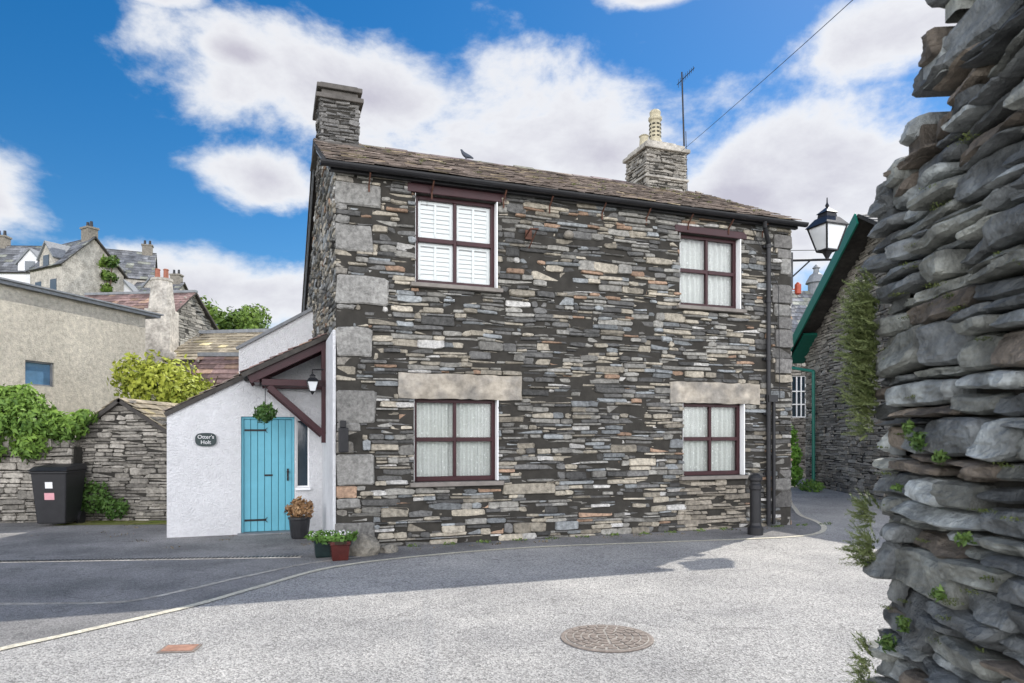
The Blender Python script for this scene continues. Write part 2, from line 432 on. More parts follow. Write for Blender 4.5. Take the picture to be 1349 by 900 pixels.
for r in ((2.75,3.35,.93,1.05),(2.45,3.3,.70,.86),(3.0,3.5,2.9,3.02),(4.2,4.85,1.95,2.08),(.62,1.02,.42,.56),(3.6,3.95,3.3,3.43),(4.9,5.4,4.4,4.5),(2.5,2.72,4.3,4.44),(3.7,4.3,.3,.42),(2.75,3.2,2.2,2.3),(3.3,3.62,3.62,3.76),(4.0,4.5,2.6,2.7),(5.0,5.35,3.0,3.12),(1.2,1.7,3.2,3.33),(1.0,1.5,.2,.33),(4.6,5.1,1.1,1.22)):
    ex.append((r,'house')); qh.append(r)
fh=holes+[lint1,lint2]+qh+[(1.05,2.42,.845,.92),(5.55,6.9,.85,.92),(1.05,2.42,3.73,3.80),(5.5,6.83,3.69,3.76),(1.05,2.42,5.10,5.3),(5.5,6.83,4.97,5.08)]
stones('front_stones',(0,0,0),(1,0,0),(0,-1,0),layout(0,LEN,0,5.32,fh,hr=(.032,.10),lr=(.12,.50),band=(.09,.28)),house,holes=holes+[lint1,lint2]+qh,extra=ex,seed=1,prot=(-.018,.048),gap=.0035,kf=lambda u,z:'tan' if (5.6<u<6.85 and z<.85) else None)
wall_panel('front_wall',(0,0,0),(1,0,0),(0,-1,0),0,LEN,0,5.34,holes,.3,house,M_mortar)
BK=7.5; RV=2.9; RZ=6.78; EZ=5.34; BZ=4.55
def gab(v): return EZ+(RZ-EZ)*v/RV if v<RV else RZ+(BZ-RZ)*(v-RV)/(BK-RV)
for nm,u,sg in (('gable_left',0,-1),('gable_right',LEN,1)):
    x0,x1=(u,u+.3) if sg<0 else (u-.3,u)
    prof=[(.3,0),(BK,0),(BK,BZ),(RV,RZ),(.3,gab(.3))]
    V=[(x0,a,b) for a,b in prof]+[(x1,a,b) for a,b in prof]
    mesh(nm+'_wall',V,[(4,3,2,1,0),(5,6,7,8,9),(0,1,6,5),(1,2,7,6),(2,3,8,7),(3,4,9,8),(4,0,5,9)],M_mortar,house)
    hl=[(0,2.0,0,3.06)] if sg<0 else []
    stones(nm+'_stones',(u,0,0),(0,1,0),(sg,0,0),layout(0.0,BK,0,6.9,hl,hr=(.045,.11),mask=lambda a,b:b<gab(a)-.03),house,prot=(0,.04),seed=3)
boxo('back_wall',M_mortar,house,.3,LEN-.3,BK-.3,BK,0,BZ)
boxo('upper_floor',M_cloth,house,.31,LEN-.31,.31,BK-.31,2.6,2.75)
boxo('room_partition',M_cloth,house,.31,LEN-.31,1.6,1.7,0,5.0)
boxo('gable_render',M_white,house,-.045,-.002,-.02,2.0,.0,3.06,bevel=.01)
def rough_block(mb,x0,x1,y0,y1,z0,z1,seed):
    nx=16;nz=4
    vs=[]
    for k in range(nz+1):
        for i in range(nx+1):
            a=x0+(x1-x0)*i/nx; c=z0+(z1-z0)*k/nz
            e=1 if (i in(0,nx) or k in (0,nz)) else 0
            vs.append((a+(.006*noise.noise(Vector((c*20,seed,0)))*2 if i in (0,nx) else 0),y0+(.014 if e else 0)+.010*noise.noise(Vector((a*7,c*9,seed))),c+(.010*noise.noise(Vector((a*6,seed,3)))*2 if k in (0,nz) else 0)))
    fs=[(k*(nx+1)+i,k*(nx+1)+i+1,(k+1)*(nx+1)+i+1,(k+1)*(nx+1)+i) for k in range(nz) for i in range(nx)]
    ring=[i for i in range(nx+1)]+[k*(nx+1)+nx for k in range(1,nz+1)]+[nz*(nx+1)+i for i in range(nx-1,-1,-1)]+[k*(nx+1) for k in range(nz-1,0,-1)]
    m0=len(vs)
    for t in ring: vs.append((vs[t][0],y1,vs[t][2]))
    for j in range(len(ring)): fs.append((ring[(j+1)%len(ring)],ring[j],m0+j,m0+(j+1)%len(ring)))
    mb.add(vs,fs)
m=MB(); rough_block(m,lint1[0],lint1[1],-.045,.12,lint1[2],lint1[3]-.004,1.3); rough_block(m,lint2[0],lint2[1],-.045,.12,lint2[2],lint2[3]-.004,5.7); m.done('lintels',M_lintel,house)
m=MB()
for (a,b,c,d) in ((1.03,2.44,.85,.915),(5.54,6.92,.855,.915),(1.04,2.43,3.735,3.795),(5.48,6.84,3.695,3.755)): m.box(a,b,-.10,.14,c,d)
m.done('slate_sills',mk('sill_slate',(.2,.18,.16),rough=.7,var=.3),house,bevel=.008)
m=MB(); m.box(1.0,2.5,-.035,.1,5.103,5.23); m.box(5.45,6.88,-.035,.1,4.973,5.09); m.done('timber_lintels',M_maroon,house,bevel=.006)

def window(w,kind):
    u0,u1,z0,z1=w; f=.055; y0,y1=.085,.15
    m=MB()
    m.box(u0,u0+f,y0,y1,z0,z1); m.box(u1-f-.012,u1-.012,y0,y1,z0,z1)
    m.box(u0+f,u1-f-.012,y0-.002,y1-.002,z1-f,z1); m.box(u0+f,u1-f-.012,y0-.012,y1,z0,z0+f+.015)
    um=(u0+u1)/2-.005; zm=(z0+z1)/2+.01
    m.box(um-.024,um+.024,y0+.004,y1-.004,z0+f+.015,z1-f)
    m.box(u0+f,um-.024,y0-.006,y1-.01,zm-.032,zm+.032); m.box(um+.024,u1-f-.012,y0-.006,y1-.01,zm-.032,zm+.032)
    m.done('window_frame',M_maroon,house,bevel=.006)
    m=MB(); m.box(u1-.011,u1+.004,-.03,.28,z0,z1); m.box(u0-.004,u0-.0005,-.01,.08,z0,z1); m.done('window_reveal',M_wpaint,house)
    g=MB(); g.add([(u0+f,.12,z0+f),(u1-f,.12,z0+f),(u1-f,.12,z1-f),(u0+f,.12,z1-f)],[(0,1,2,3)]); g.done('window_glass',M_glass,house)
    if kind=='shutter':
        m=MB()
        for k in range(2):
            a=u0+f-.0 if k==0 else um+.024; b=um-.024 if k==0 else u1-f-.012
            for (c,d) in ((z0+f+.015,zm-.035),(zm+.035,z1-f)):
                m.box(a,a+.05,.150,.18,c,d); m.box(b-.05,b,.150,.18,c,d); m.box(a+.05,b-.05,.150,.18,c,c+.04); m.box(a+.05,b-.05,.150,.18,d-.04,d)
                mid=(a+b)/2; m.box(mid-.016,mid+.016,.135,.143,c+.03,d-.03)
                zz=c+.07
                while zz<d-.05:
                    m.obox((a+.05,.17,zz),(b-.05,.17,zz),.060,.008,up=Vector((0,-.97,.24))); zz+=.066
        m.done('shutters',M_wpaint,house)
        boxo('shutter_blind',M_wpaint,house,u0+.02,u1-.03,.215,.225,z0+.02,z1-.02)
    else:
        for side in range(2):
            a=u0+.02 if side==0 else um+.0; b=um if side==0 else u1-.03
            V=[];F=[];n=70;rows=8
            sd=R(0,10)
            for k in range(rows+1):
                zz=z0+.03+(z1-z0-.06)*k/rows
                for i in range(n+1):
                    t=i/n; y=.205+.022*math.sin(t*34+sd+.5*math.sin(t*9))+.012*noise.noise(Vector((t*6,k*.3,sd)))
                    V.append((a+(b-a)*t,y,zz))
            for k in range(rows):
                for i in range(n):
                    F.append((k*(n+1)+i,k*(n+1)+i+1,(k+1)*(n+1)+i+1,(k+1)*(n+1)+i))
            mesh('net_curtain',V,F,M_fabric,house,smooth=True)
        m=MB()
        for i in range(70):
            x=R(u0+.1,u1-.1); zz=R(z0+.1,z1-.1); s=R(.006,.014)
            m.add([(x-s,.168,zz),(x,.168,zz-s*1.5),(x+s,.168,zz),(x,.168,zz+s*1.5)],[(0,1,2,3)])
        m.done('lace_pattern',M_lacecol,house)
window(W1,'shutter');window(W2,'net');window(W3,'net');window(W4,'net')

# roof
sv=Vector((0,RV+.17,RZ-EZ+.08)); sl=sv.length
slates('roof_front',(-.14,-.17,EZ+.0),(1,0,0),sv,LEN+.26,sl,house,'brown',row=.17,wr=(.14,.34))
sb=Vector((0,-(BK-RV+.15),RZ-BZ+.08))
slates('roof_back',(-.14,BK+.15,BZ+.0),(1,0,0),sb,LEN+.26,sb.length,house,'brown',row=.25)
m=MB(); u=-.12
while u<LEN+.1:
    w=min(.42,LEN+.12-u); dz=R(-.012,.012); h0=RZ+.10+dz
    V=[(u,RV-.15,h0-.06),(u,RV,h0+.035),(u,RV+.15,h0-.06),(u+w-.01,RV-.15,h0-.06),(u+w-.01,RV,h0+.035),(u+w-.01,RV+.15,h0-.06),(u,RV,h0-.04),(u+w-.01,RV,h0-.04)]
    m.add(V,[(0,3,4,1),(1,4,5,2),(0,1,6),(1,2,6),(3,7,4),(4,7,5),(0,6,7,3),(2,5,7,6)],(R(.14,.2),R(.12,.16),R(.11,.14))); u+=.42
m.done('ridge_tiles',M_slate,house,attr=True)
ml=[]
for i in range(60):
    uu=R(0,LEN); ss=R(.1,.95); ml.append(((uu,-.17+3.07*ss,EZ+.06+1.52*ss),(R(.03,.09),R(.02,.05),.012)))
leaves('roof_moss',ml,1400,.016,house,pal=((.06,.07,.02),(.2,.2,.07)),asp=1,shell=.1)
V=[];F=[];n=9
for e in (-.22,LEN+.16):
    for r in (.066,.056):
        for i in range(n):
            t=math.pi+math.pi*i/(n-1); V.append((e,-.20+r*math.cos(t),5.315+r*math.sin(t)))
for i in range(n-1):
    F.append((i,i+1,2*n+i+1,2*n+i)); F.append((n+i,3*n+i,3*n+i+1,n+i+1))
F+= [(0,2*n,3*n,n),(n-1,2*n-1,4*n-1,3*n-1),tuple(range(n))+tuple(range(2*n-1,n-1,-1)),tuple(range(2*n,3*n))+tuple(range(4*n-1,3*n-1,-1))]
mesh('gutter',V,F,M_black,house)
m=MB(); m.box(-.1,LEN+.05,-.12,-.05,5.23,5.33); m.done('fascia_board',M_black,house)
m=MB()
for u in (.45,1.35,2.45,3.2,4.1,4.9,5.7,6.5,7.2): 
    m.obox((u,-.04,5.12),(u,-.18,5.24),.02,.015); m.obox((u,-.04,5.02),(u,-.045,5.14),.02,.012)
m.done('gutter_brackets',M_rust,house)
m=MB(); m.obox((-.10,-.15,EZ-.06),(-.10,RV,RZ-.02),.03,.10); m.obox((-.10,RV,RZ-.02),(-.10,BK+.1,BZ-.06),.03,.10); m.done('verge_board',M_lead,house)
m=MB()
m.tube((7.12,-.2,5.26),(7.14,-.18,5.16),.038); m.tube((7.14,-.18,5.16),(7.30,-.08,4.93),.038); m.tube((7.30,-.08,4.93),(7.30,-.08,.05),.038)
for z in (4.85,3.9,2.9,1.95,.9): m.tube((7.30,-.08,z),(7.30,-.08,z+.06),.05); m.box(7.22,7.38,-.06,-.02,z+.01,z+.05)
m.tube((7.42,-.07,2.2),(7.42,-.07,.05),.03); m.box(7.27,7.46,-.13,-.03,2.18,2.30); m.tube((7.42,-.07,1.2),(7.42,-.07,1.25),.04)
m.done('downpipes',M_black,house,smooth=False)
m=MB(); m.box(.03,.16,-.13,-.03,1.36,1.70); m.box(.05,.13,-.12,-.03,1.70,1.80); m.done('meter_box',M_black,house,bevel=.01)
m=MB(); m.obox((2.80,-.03,4.62),(2.80,-.25,4.68),.02,.02); m.obox((2.80,-.25,4.68),(2.92,-.28,4.68),.02,.02); m.obox((2.86,-.03,4.45),(2.90,-.25,4.66),.014,.014); m.box(2.80,2.90,-.06,-.03,4.58,4.72); m.done('iron_wall_bracket',M_rust,house)
m=MB(); m.lathe((3.5,-.09,4.70),[(.02,-.06),(.07,-.04),(.085,0),(.06,.05),(.02,.07)],12); m.done('stone_knob',M_lintel,house,smooth=True)
m=MB(); m.tube((6.95,-.06,5.2),(7.52,-.07,4.2),.006,n=5); m.tube((7.52,-.07,4.2),(7.55,-.07,2.2),.006,n=5); m.done('facade_cable',M_black,house)

def chimney(name,u0,u1,v0,v1,z0,z1,capz,kind='house'):
    m=MB(); m.box(u0+.02,u1-.02,v0+.02,v1-.02,z0,z1); m.done(name+'_core',M_mortar,house)
    kw=dict(hr=(.035,.08),lr=(.12,.35),band=(.1,.2))
    stones(name+'_f',(u0,v0,0),(1,0,0),(0,-1,0),layout(0,u1-u0,z0,z1,**kw),house,kind=kind,warp=.0,prot=(-.02,.02))
    stones(name+'_l',(u0,v0,0),(0,1,0),(-1,0,0),layout(0,v1-v0,z0,z1,**kw),house,kind=kind,warp=.0,prot=(-.02,.02))
    stones(name+'_r',(u1,v0,0),(0,1,0),(1,0,0),layout(0,v1-v0,z0,z1,**kw),house,kind=kind,warp=.0,prot=(-.02,.02))
    stones(name+'_b',(u0,v1,0),(1,0,0),(0,1,0),layout(0,u1-u0,z0,z1,**kw),house,kind=kind,warp=.0,prot=(-.02,.02))
chimney('left_chimney',-.06,.62,2.45,3.3,6.1,7.52,7.7,'dark')
m=MB(); m.box(-.12,.69,2.38,3.37,7.42,7.50); m.box(-.02,.60,2.46,3.29,7.50,7.60); m.box(-.10,.67,2.40,3.35,7.60,7.68); m.box(-.04,.6,2.5,3.2,7.68,7.74)
m.box(-.11,.70,2.36,3.40,6.62,6.67); m.box(-.16,.78,2.28,3.45,6.5,6.54)
m.done('left_chimney_caps',mk('chimney_slab',(.11,.10,.09),var=.4),house,bevel=.012)
chimney('right_chimney',6.47,7.44,2.6,3.46,6.3,7.58,7.8,'warm')
m=MB(); m.box(6.41,7.50,2.54,3.52,7.55,7.63); m.box(6.49,7.42,2.62,3.44,7.63,7.72); m.box(6.62,7.28,2.74,3.3,7.72,7.80); m.box(6.43,7.48,2.56,3.5,6.95,7.0)
m.done('right_chimney_caps',M_conc,house,bevel=.015)
m=MB(); m.lathe((6.92,3.0,7.8),[(.17,0),(.15,.08),(.125,.14),(.115,.52),(.145,.55),(.145,.60),(.11,.63),(.12,.72),(.09,.76)],14)
m.lathe((6.62,2.95,7.72),[(.10,0),(.09,.2),(.11,.22),(.07,.25)],12)
m.done('right_chimney_pots',M_claypot,house)
m=MB()
for k in range(4):
    for i in range(8):
        t=2*math.pi*i/8; c_=Vector((6.92+.117*math.cos(t),3.0+.117*math.sin(t),7.99+k*.085)); tg=Vector((-math.sin(t),math.cos(t),0))*.03
        m.obox(c_-tg,c_+tg,.02,.03,up=Zv)
m.done('pot_vents',mk('dark_clay',(.05,.045,.035)),house)
m=MB(); m.tube((7.52,2.75,6.6),(7.42,2.75,9.35),.022,.016,8)
for z in (7.0,7.3,7.5): m.tube((7.3,2.85,z),(7.56,2.75,z),.01,n=6)
m.tube((7.6,2.8,6.5),(7.52,2.75,8.1),.008,n=6)
d=Vector((-.15,-.75,-.1)); p0=Vector((7.44,2.75,9.2)); m.tube(p0+d*.1,p0-d*.4+d*.0,.009,n=6); m.tube(p0,p0+d*.8,.009,n=6)
for k in range(9):
    c=p0+d*(-.3+.13*k); m.tube(c+Vector((0,0,.09-.005*k)),c-Vector((0,0,.09-.005*k)),.005,n=5)
m.done('tv_aerial',M_black,house)

# ---- porch
PV=2.0
hd=(-1.30,-.48,0,1.90); hs=(-.455,-.25,.74,1.86)
def ptop(u): return 1.93+ (u+2.37)*.545
def pcol(u0,u1,z0,nm,zt=None):
    a=ptop(u0) if zt is None else zt; b=ptop(u1) if zt is None else zt
    V=[(u0,PV,z0),(u1,PV,z0),(u1,PV,b),(u0,PV,a),(u0,PV+.25,z0),(u1,PV+.25,z0),(u1,PV+.25,b),(u0,PV+.25,a)]
    mesh(nm,V,[(0,1,2,3),(5,4,7,6),(4,0,3,7),(1,5,6,2),(3,2,6,7),(4,5,1,0)],M_white,house)
pcol(-2.37,-1.30,-.05,'porch_wall_a'); pcol(-1.30,-.48,1.90,'porch_wall_b'); pcol(-.48,-.455,0,'porch_wall_c'); pcol(-.455,-.25,1.86,'porch_wall_d'); pcol(-.455,-.25,0,'porch_wall_e',.74); pcol(-.25,-.0,0,'porch_wall_f')
m=MB(); m.add([(-2.37,PV+.25,0),(-2.12,PV+.25,0),(-2.12,4.9,0),(-2.37,4.9,0),(-2.37,PV+.25,ptop(-2.37)),(-2.12,PV+.25,ptop(-2.12)),(-2.12,4.9,ptop(-2.12)),(-2.37,4.9,ptop(-2.37))],[(0,3,2,1),(4,5,6,7),(0,1,5,4),(1,2,6,5),(2,3,7,6),(3,0,4,7)]); m.done('porch_side_wall',M_white,house)
S=Vector((1,0,.545)).normalized()
slates('porch_roof',Vector((-2.37,1.96,1.93+.04))-S*.05,(0,1,0),S,3.1,2.73,house,'brown',row=.2)
boxo('sill_small',M_wpaint,house,-.47,-.235,1.93,2.05,.70,.738)
boxo('porch_room_floor',M_cloth,house,-2.1,-.02,2.9,3.0,0,2.2)
m=MB(); m.box(-1.30,-1.262,2.05,2.16,0.0,1.90); m.box(-.518,-.482,2.05,2.16,0,1.9); m.box(-1.262,-.518,2.05,2.16,1.862,1.9); m.done('door_frame',M_teal,house,bevel=.004)
boxo('door_backing',M_teald,house,-1.262,-.518,2.105,2.14,.03,1.862)
m=MB(); n=7; w=.744/n
for k in range(n): m.box(-1.262+k*w+.004,-1.262+(k+1)*w-.004,2.085,2.104,.035,1.858)
m.done('door_boards',M_teal,house,bevel=.004)
boxo('door_step',M_lead,house,-1.35,-.45,1.86,2.2,.0,.03)
m=MB()
for z in (.22,1.68):
    m.box(-1.25,-.92,2.074,2.083,z-.016,z+.016)
    m.obox((-.95,2.078,z),(-.90,2.078,z+.04),.008,.018,up=Vector((0,1,0))); m.obox((-.95,2.078,z),(-.90,2.078,z-.04),.008,.018,up=Vector((0,1,0)))
m.box(-.60,-.57,2.07,2.084,.85,1.05); m.tube((-.585,2.03,1.0),(-.585,2.08,1.0),.022); m.tube((-.585,2.025,.9),(-.585,2.07,.9),.015)
m.box(-.95,-.82,2.075,2.084,.93,.96)
m.done('door_ironwork',M_black,house)
m=MB(); a,b,c,d=hs; m.box(a,a+.022,2.04,2.12,c,d);m.box(b-.022,b,2.04,2.12,c,d);m.box(a+.022,b-.022,2.04,2.12,c,c+.022);m.box(a+.022,b-.022,2.04,2.12,d-.022,d);m.done('sidelight_frame',M_wpaint,house)
boxo('sidelight_glass',M_dglass,house,a+.02,b-.02,2.09,2.1,c+.02,d-.02)
cz=lambda u:3.06+u*.52
m=MB()
for v in (1.22,1.9):
    m.obox((-1.17,v,cz(-1.17)),(-.02,v,cz(-.02)),.06,.17)
    m.obox((-.98,v,2.40),(-.03,v,2.40),.07,.10)
    m.obox((-.88,v,2.34),(-.06,v,1.60),.06,.09)
m.box(-.11,-.047,1.185,1.255,1.48,3.0)
m.obox((-1.05,1.2,cz(-1.05)-.07),(-1.05,2.0,cz(-1.05)-.07),.08,.10)
m.done('canopy_frame',M_maroon,house,bevel=.006)
S2=Vector((1,0,.52)).normalized()
slates('canopy_roof',Vector((-1.27,1.12,cz(-1.27)+.12)),(0,1,0),S2,.92,1.40,house,'red',row=.16)
m=MB(); m.tube((-.93,1.22,2.36),(-.93,1.22,2.05),.006,n=6); m.done('basket_chain',M_black,house)
leaves('hanging_flower_ball',[((-.93,1.22,1.93),.15)],800,.035,house,pal=((.02,.06,.01),(.12,.22,.05)),shell=.6)
m=MB(); pts=[]
for i in range(28):
    t=2*math.pi*i/28; cx=math.copysign(abs(math.cos(t))**.6,math.cos(t)); sx=math.copysign(abs(math.sin(t))**.7,math.sin(t)); pts.append((-1.813+.155*cx,1.53+.105*sx))
V=[(a,1.965,b) for a,b in pts]+[(a,2.0,b) for a,b in pts]; n=28
m.add(V,[tuple(range(n))[::-1]]+[(i,(i+1)%n,n+(i+1)%n,n+i) for i in range(n)]); m.done('name_plaque',mk('plaque_slate',(.03,.045,.045),rough=.5),house)
for t,zz in (("Otter's",1.545),("Holt",1.462)):
    c=bpy.data.curves.new('lettering','FONT'); c.body=t; c.size=.082; c.align_x='CENTER'; c.extrude=.002
    o=bpy.data.objects.new('plaque_lettering',c); scene.collection.objects.link(o); o.parent=house; o.location=(-1.813,1.961,zz); o.rotation_euler=(math.pi/2,0,0); c.materials.append(M_label)
V=[(-1.45,5.0,0),(0,5.0,0),(0,5.0,4.22),(-1.45,5.0,3.33),(-1.45,9,0),(0,9,0),(0,9,4.22),(-1.45,9,3.33)]
mesh('rear_extension',V,[(0,1,2,3),(5,4,7,6),(4,0,3,7),(1,5,6,2),(3,2,6,7)],M_white,house)
m=MB(); m.obox((-1.5,5.0,3.34),(0,5.0,4.25),.1,.06); m.done('rear_verge',M_lead,house)

def lantern(parent,c,s,gm):
    c=Vector(c); m=MB(); g=MB()
    b=.10*s;t=.19*s;h=.36*s
    V=[(-b,-b,0),(b,-b,0),(b,b,0),(-b,b,0),(-t,-t,h),(t,-t,h),(t,t,h),(-t,t,h)]
    g.add([c+Vector(v)*.97 for v in V],[(0,1,5,4),(1,2,6,5),(2,3,7,6),(3,0,4,7)]); g.done('lantern_glass',gm,parent)
    for i in range(4):
        j=(i+1)%4; m.obox(c+Vector(V[i]),c+Vector(V[4+i]),.02*s,.02*s,up=Vector((1,0,0))); m.obox(c+Vector(V[i]),c+Vector(V[j]),.022*s,.022*s); m.obox(c+Vector(V[4+i]),c+Vector(V[4+j]),.035*s,.03*s)
    r=t*1.15
    for (r0,z0,r1,z1) in ((r,h,r*.55,h+.13*s),(r*.45,h+.13*s,r*.4,h+.2*s),(r*.5,h+.2*s,.02*s,h+.29*s)):
        vs=[(-r0,-r0,z0),(r0,-r0,z0),(r0,r0,z0),(-r0,r0,z0),(-r1,-r1,z1),(r1,-r1,z1),(r1,r1,z1),(-r1,r1,z1)]
        m.add([c+Vector(v) for v in vs],[(0,3,2,1),(4,5,6,7),(0,1,5,4),(1,2,6,5),(2,3,7,6),(3,0,4,7)])
    m.lathe(c,[(.012*s,h+.28*s),(.03*s,h+.32*s),(.012*s,h+.36*s),(.008*s,h+.44*s)],10)
    m.lathe(c,[(.02*s,-.12*s),(.05*s,-.06*s),(.09*s,0)],10)
    m.done('lantern_frame',M_black,parent)
pl=empty('porch_lantern',(-2.449,9.5,0),ANG)
lantern(pl,(-.25,1.10,2.27),.42,M_lamp)
m=MB(); m.tube((-.06,1.2,2.62),(-.25,1.10,2.60),.01,n=6); m.tube((-.25,1.10,2.6),(-.25,1.1,2.44),.008,n=6); m.done('lantern_arm',M_black,pl)
sl_=empty('street_lamp',(-2.449,9.5,0),ANG)
lantern(sl_,(8.62,-.05,4.93),1.2,M_lamp)
m=MB(); m.tube((LEN,.08,4.72),(8.7,-.05,4.78),.022,n=8); m.tube((8.62,-.05,4.78),(8.62,-.05,4.85),.03,n=8); m.tube((LEN,.08,4.35),(8.3,.03,4.74),.014,n=6); m.box(LEN,LEN+.05,0,.16,4.2,4.85)
m.tube((LEN,.08,4.9),(8.55,0,4.95),.006,n=5); m.done('wall_bracket',M_black,sl_)
m=MB(); m.lathe((7.99,-.02,4.2),[(.02,-.1),(.055,-.08),(.055,.08),(.02,.12)],10); m.tube((LEN,.05,4.2),(7.99,-.02,4.2),.012,n=6); m.done('orange_sensor',mk('red_plastic',(.35,.06,.03),rough=.4),sl_)

bird=empty('pigeon',(-2.449,9.5,0),ANG)
me=bpy.data.meshes.new('pigeon_body'); bx,by,bz=2.69,2.9,6.985
pts=[(-.19,.0,-.03),(-.1,0,.0),(-.02,0,.02),(.06,0,.05),(.095,0,.10),(.11,0,.14),(.145,0,.135),(0,.02,-.06),(0,-.02,-.06)]
me.from_pydata([(bx-a*.8,by+b,bz+c*.8-.02) for a,b,c in pts],[(0,1),(1,2),(2,3),(3,4),(4,5),(5,6),(2,7),(2,8)],[])
o=bpy.data.objects.new('pigeon_body',me); scene.collection.objects.link(o); o.parent=bird
sk=o.modifiers.new('skin','SKIN')
for i,r in enumerate((.012,.033,.052,.044,.026,.024,.006,.008,.008)): me.skin_vertices[0].data[i].radius=(r,r)
me.skin_vertices[0].data[2].use_root=True
o.modifiers.new('ss','SUBSURF').levels=1; me.materials.append(M_bird)

# ---------------------------------------------------------------- GROUND
def gh(x,y):
    s=lambda t:(lambda c:c*c*(3-2*c))(clamp(t))
    return 8*s((y-32)/35)*s((-18-x)/16)+2.5*s((y-30)/30)*s((4-x)/20)
V=[];F=[];xs=[-400,-250,-160]+[-120+5*i for i in range(49)]+[160,250,400]; ys=[-300,-150,-60]+[-30+5*i for i in range(40)]+[220,320,600]
for y in ys:
    for x in xs: V.append((x,y,gh(x,y)+(noise.noise(Vector((x*.05,y*.05,0)))*.8*clamp((y-34)/20))))
n=len(xs)
for j in range(len(ys)-1):
    for i in range(n-1): F.append((j*n+i,j*n+i+1,(j+1)*n+i+1,(j+1)*n+i))
mesh('ground',V,F,M_ground,smooth=True)
mesh('road',[(-22,-15,.004),(16,-15,.004),(16,29,.004),(-22,29,.004)],[(0,1,2,3)],M_road)
line=[(-6.2,1.6),(-5.0,3.0),(-4.2,4.25),(-3.78,5.04),(-3.49,5.47),(-2.98,6.32),(-2.61,7.22),(-2.15,8.22),(-1.15,9.0),(.27,9.67),(1.96,10.09),(3.6,10.46),(4.43,10.72),(4.95,11.08),(5.37,11.75),(5.62,12.6),(5.75,13.6),(6.2,15.0),(6.9,17.2),(7.6,20.5)]
def smooth_path(p,k=6):
    out=[]
    for i in range(len(p)-1):
        p0=Vector(p[max(0,i-1)]);p1=Vector(p[i]);p2=Vector(p[i+1]);p3=Vector(p[min(len(p)-1,i+2)])
        for j in range(k):
            t=j/k; out.append(.5*((2*p1)+(-p0+p2)*t+(2*p0-5*p1+4*p2-p3)*t*t+(-p0+3*p1-3*p2+p3)*t**3))
    out.append(Vector(p[-1])); return out
sp=smooth_path(line)
def strip(name,pts,w,z,mat,jag=0):
    V=[];F=[]
    for i,p in enumerate(pts):
        d=(pts[min(i+1,len(pts)-1)]-pts[max(i-1,0)]).normalized(); nrm=Vector((-d.y,d.x))
        for s in (-1,1):
            q_=p+nrm*s*(w/2+R(-jag,jag)); V.append((q_.x,q_.y,z))
    for i in range(len(pts)-1): F.append((2*i,2*i+2,2*i+3,2*i+1))
    return mesh(name,V,F,mat)
far=[(6.0,22),(-22,22),(-22,1.6)]
poly=[(p.x,p.y,.008) for p in sp]+[(a,b,.008) for a,b in far]
mesh('driveway',poly,[tuple(range(len(poly)))],M_drive)
strip('edge_line',sp,.085,.012,M_line,.006)
kp=smooth_path([(-6.5,6.35),(-4.8,6.4),(-4.2,6.42),(-3.67,6.5),(-3.35,6.95),(-3.02,7.6),(-2.55,8.4),(-1.9,9.0)])
strip('flush_kerb',kp,.07,.012,M_conc,.012)
dr=empty('drainage_channel')
a=Vector((-8.5,8.35,0)); b=Vector((-2.75,8.93,0)); d=(b-a).normalized(); nr=Vector((-d.y,d.x,0))
mm=MB(); mm.obox(a+Vector((0,0,.009)),b+Vector((0,0,.009)),.13,.012); o=mm.done('channel_edge',M_conc,dr)
mm=MB(); L_=(b-a).length; k=0
while k*.05<L_-.03:
    p=a+d*(k*.05+.02)+Vector((0,0,.017)); mm.obox(p-nr*.042,p+nr*.042,.026,.006); k+=1
mm.done('channel_slots',M_black,dr)
mh=empty('manhole_cover',(.74,5.33,.0))
m=MB(); m.lathe((0,0,.006),[(.36,0),(.36,.008),(.345,.010),(.33,.008)],48); m.done('rim',M_iron,mh)
m=MB(); m.lathe((0,0,.008),[(.325,0),(.325,.009)],48); m.done('cover',mk('grit_in_cover',(.38,.35,.31),var=.4,scale=30),mh)
m=MB()
for ring,(r0,r1,nn) in enumerate(((.27,.315,22),(.21,.255,17),(.15,.195,12),(.09,.135,8),(.02,.07,4))):
    for i in range(nn):
        t0=2*math.pi*(i+.12)/nn; t1=2*math.pi*(i+.88)/nn
        vs=[(r*math.cos(t),r*math.sin(t),z) for z in (.017,.024) for r,t in ((r0,t0),(r1,t0),(r1,t1),(r0,t1))]
        m.add(vs,[(4,5,6,7),(0,1,5,4),(1,2,6,5),(2,3,7,6),(3,0,4,7)])
m.done('cover_studs',M_iron,mh)
wc=empty('water_stopcock_cover',(-2.46,5.06,0),.1)
boxo('frame',M_iron,wc,-.13,.13,-.09,.09,.006,.013)
boxo('lid',mk('rusted_lid',(.36,.2,.14),var=.4,scale=20),wc,-.11,.11,-.07,.07,.013,.017)
# fallen leaves and grit gathered along the edges
lc=[]
for i in range(60):
    t=random.random(); x=-2.2+t*7.0; y=9.25+.355*(x+2.2)+R(-.1,.12); lc.append(((x,y,.018),(.12,.05,.004)))
for i in range(25): lc.append(((R(-8,-2.8),R(9.5,12.0),.018),(.2,.15,.004)))
leaves('fallen_leaves',lc,420,.02,None,pal=((.05,.035,.02),(.25,.2,.12)),asp=1.2,shell=.1)

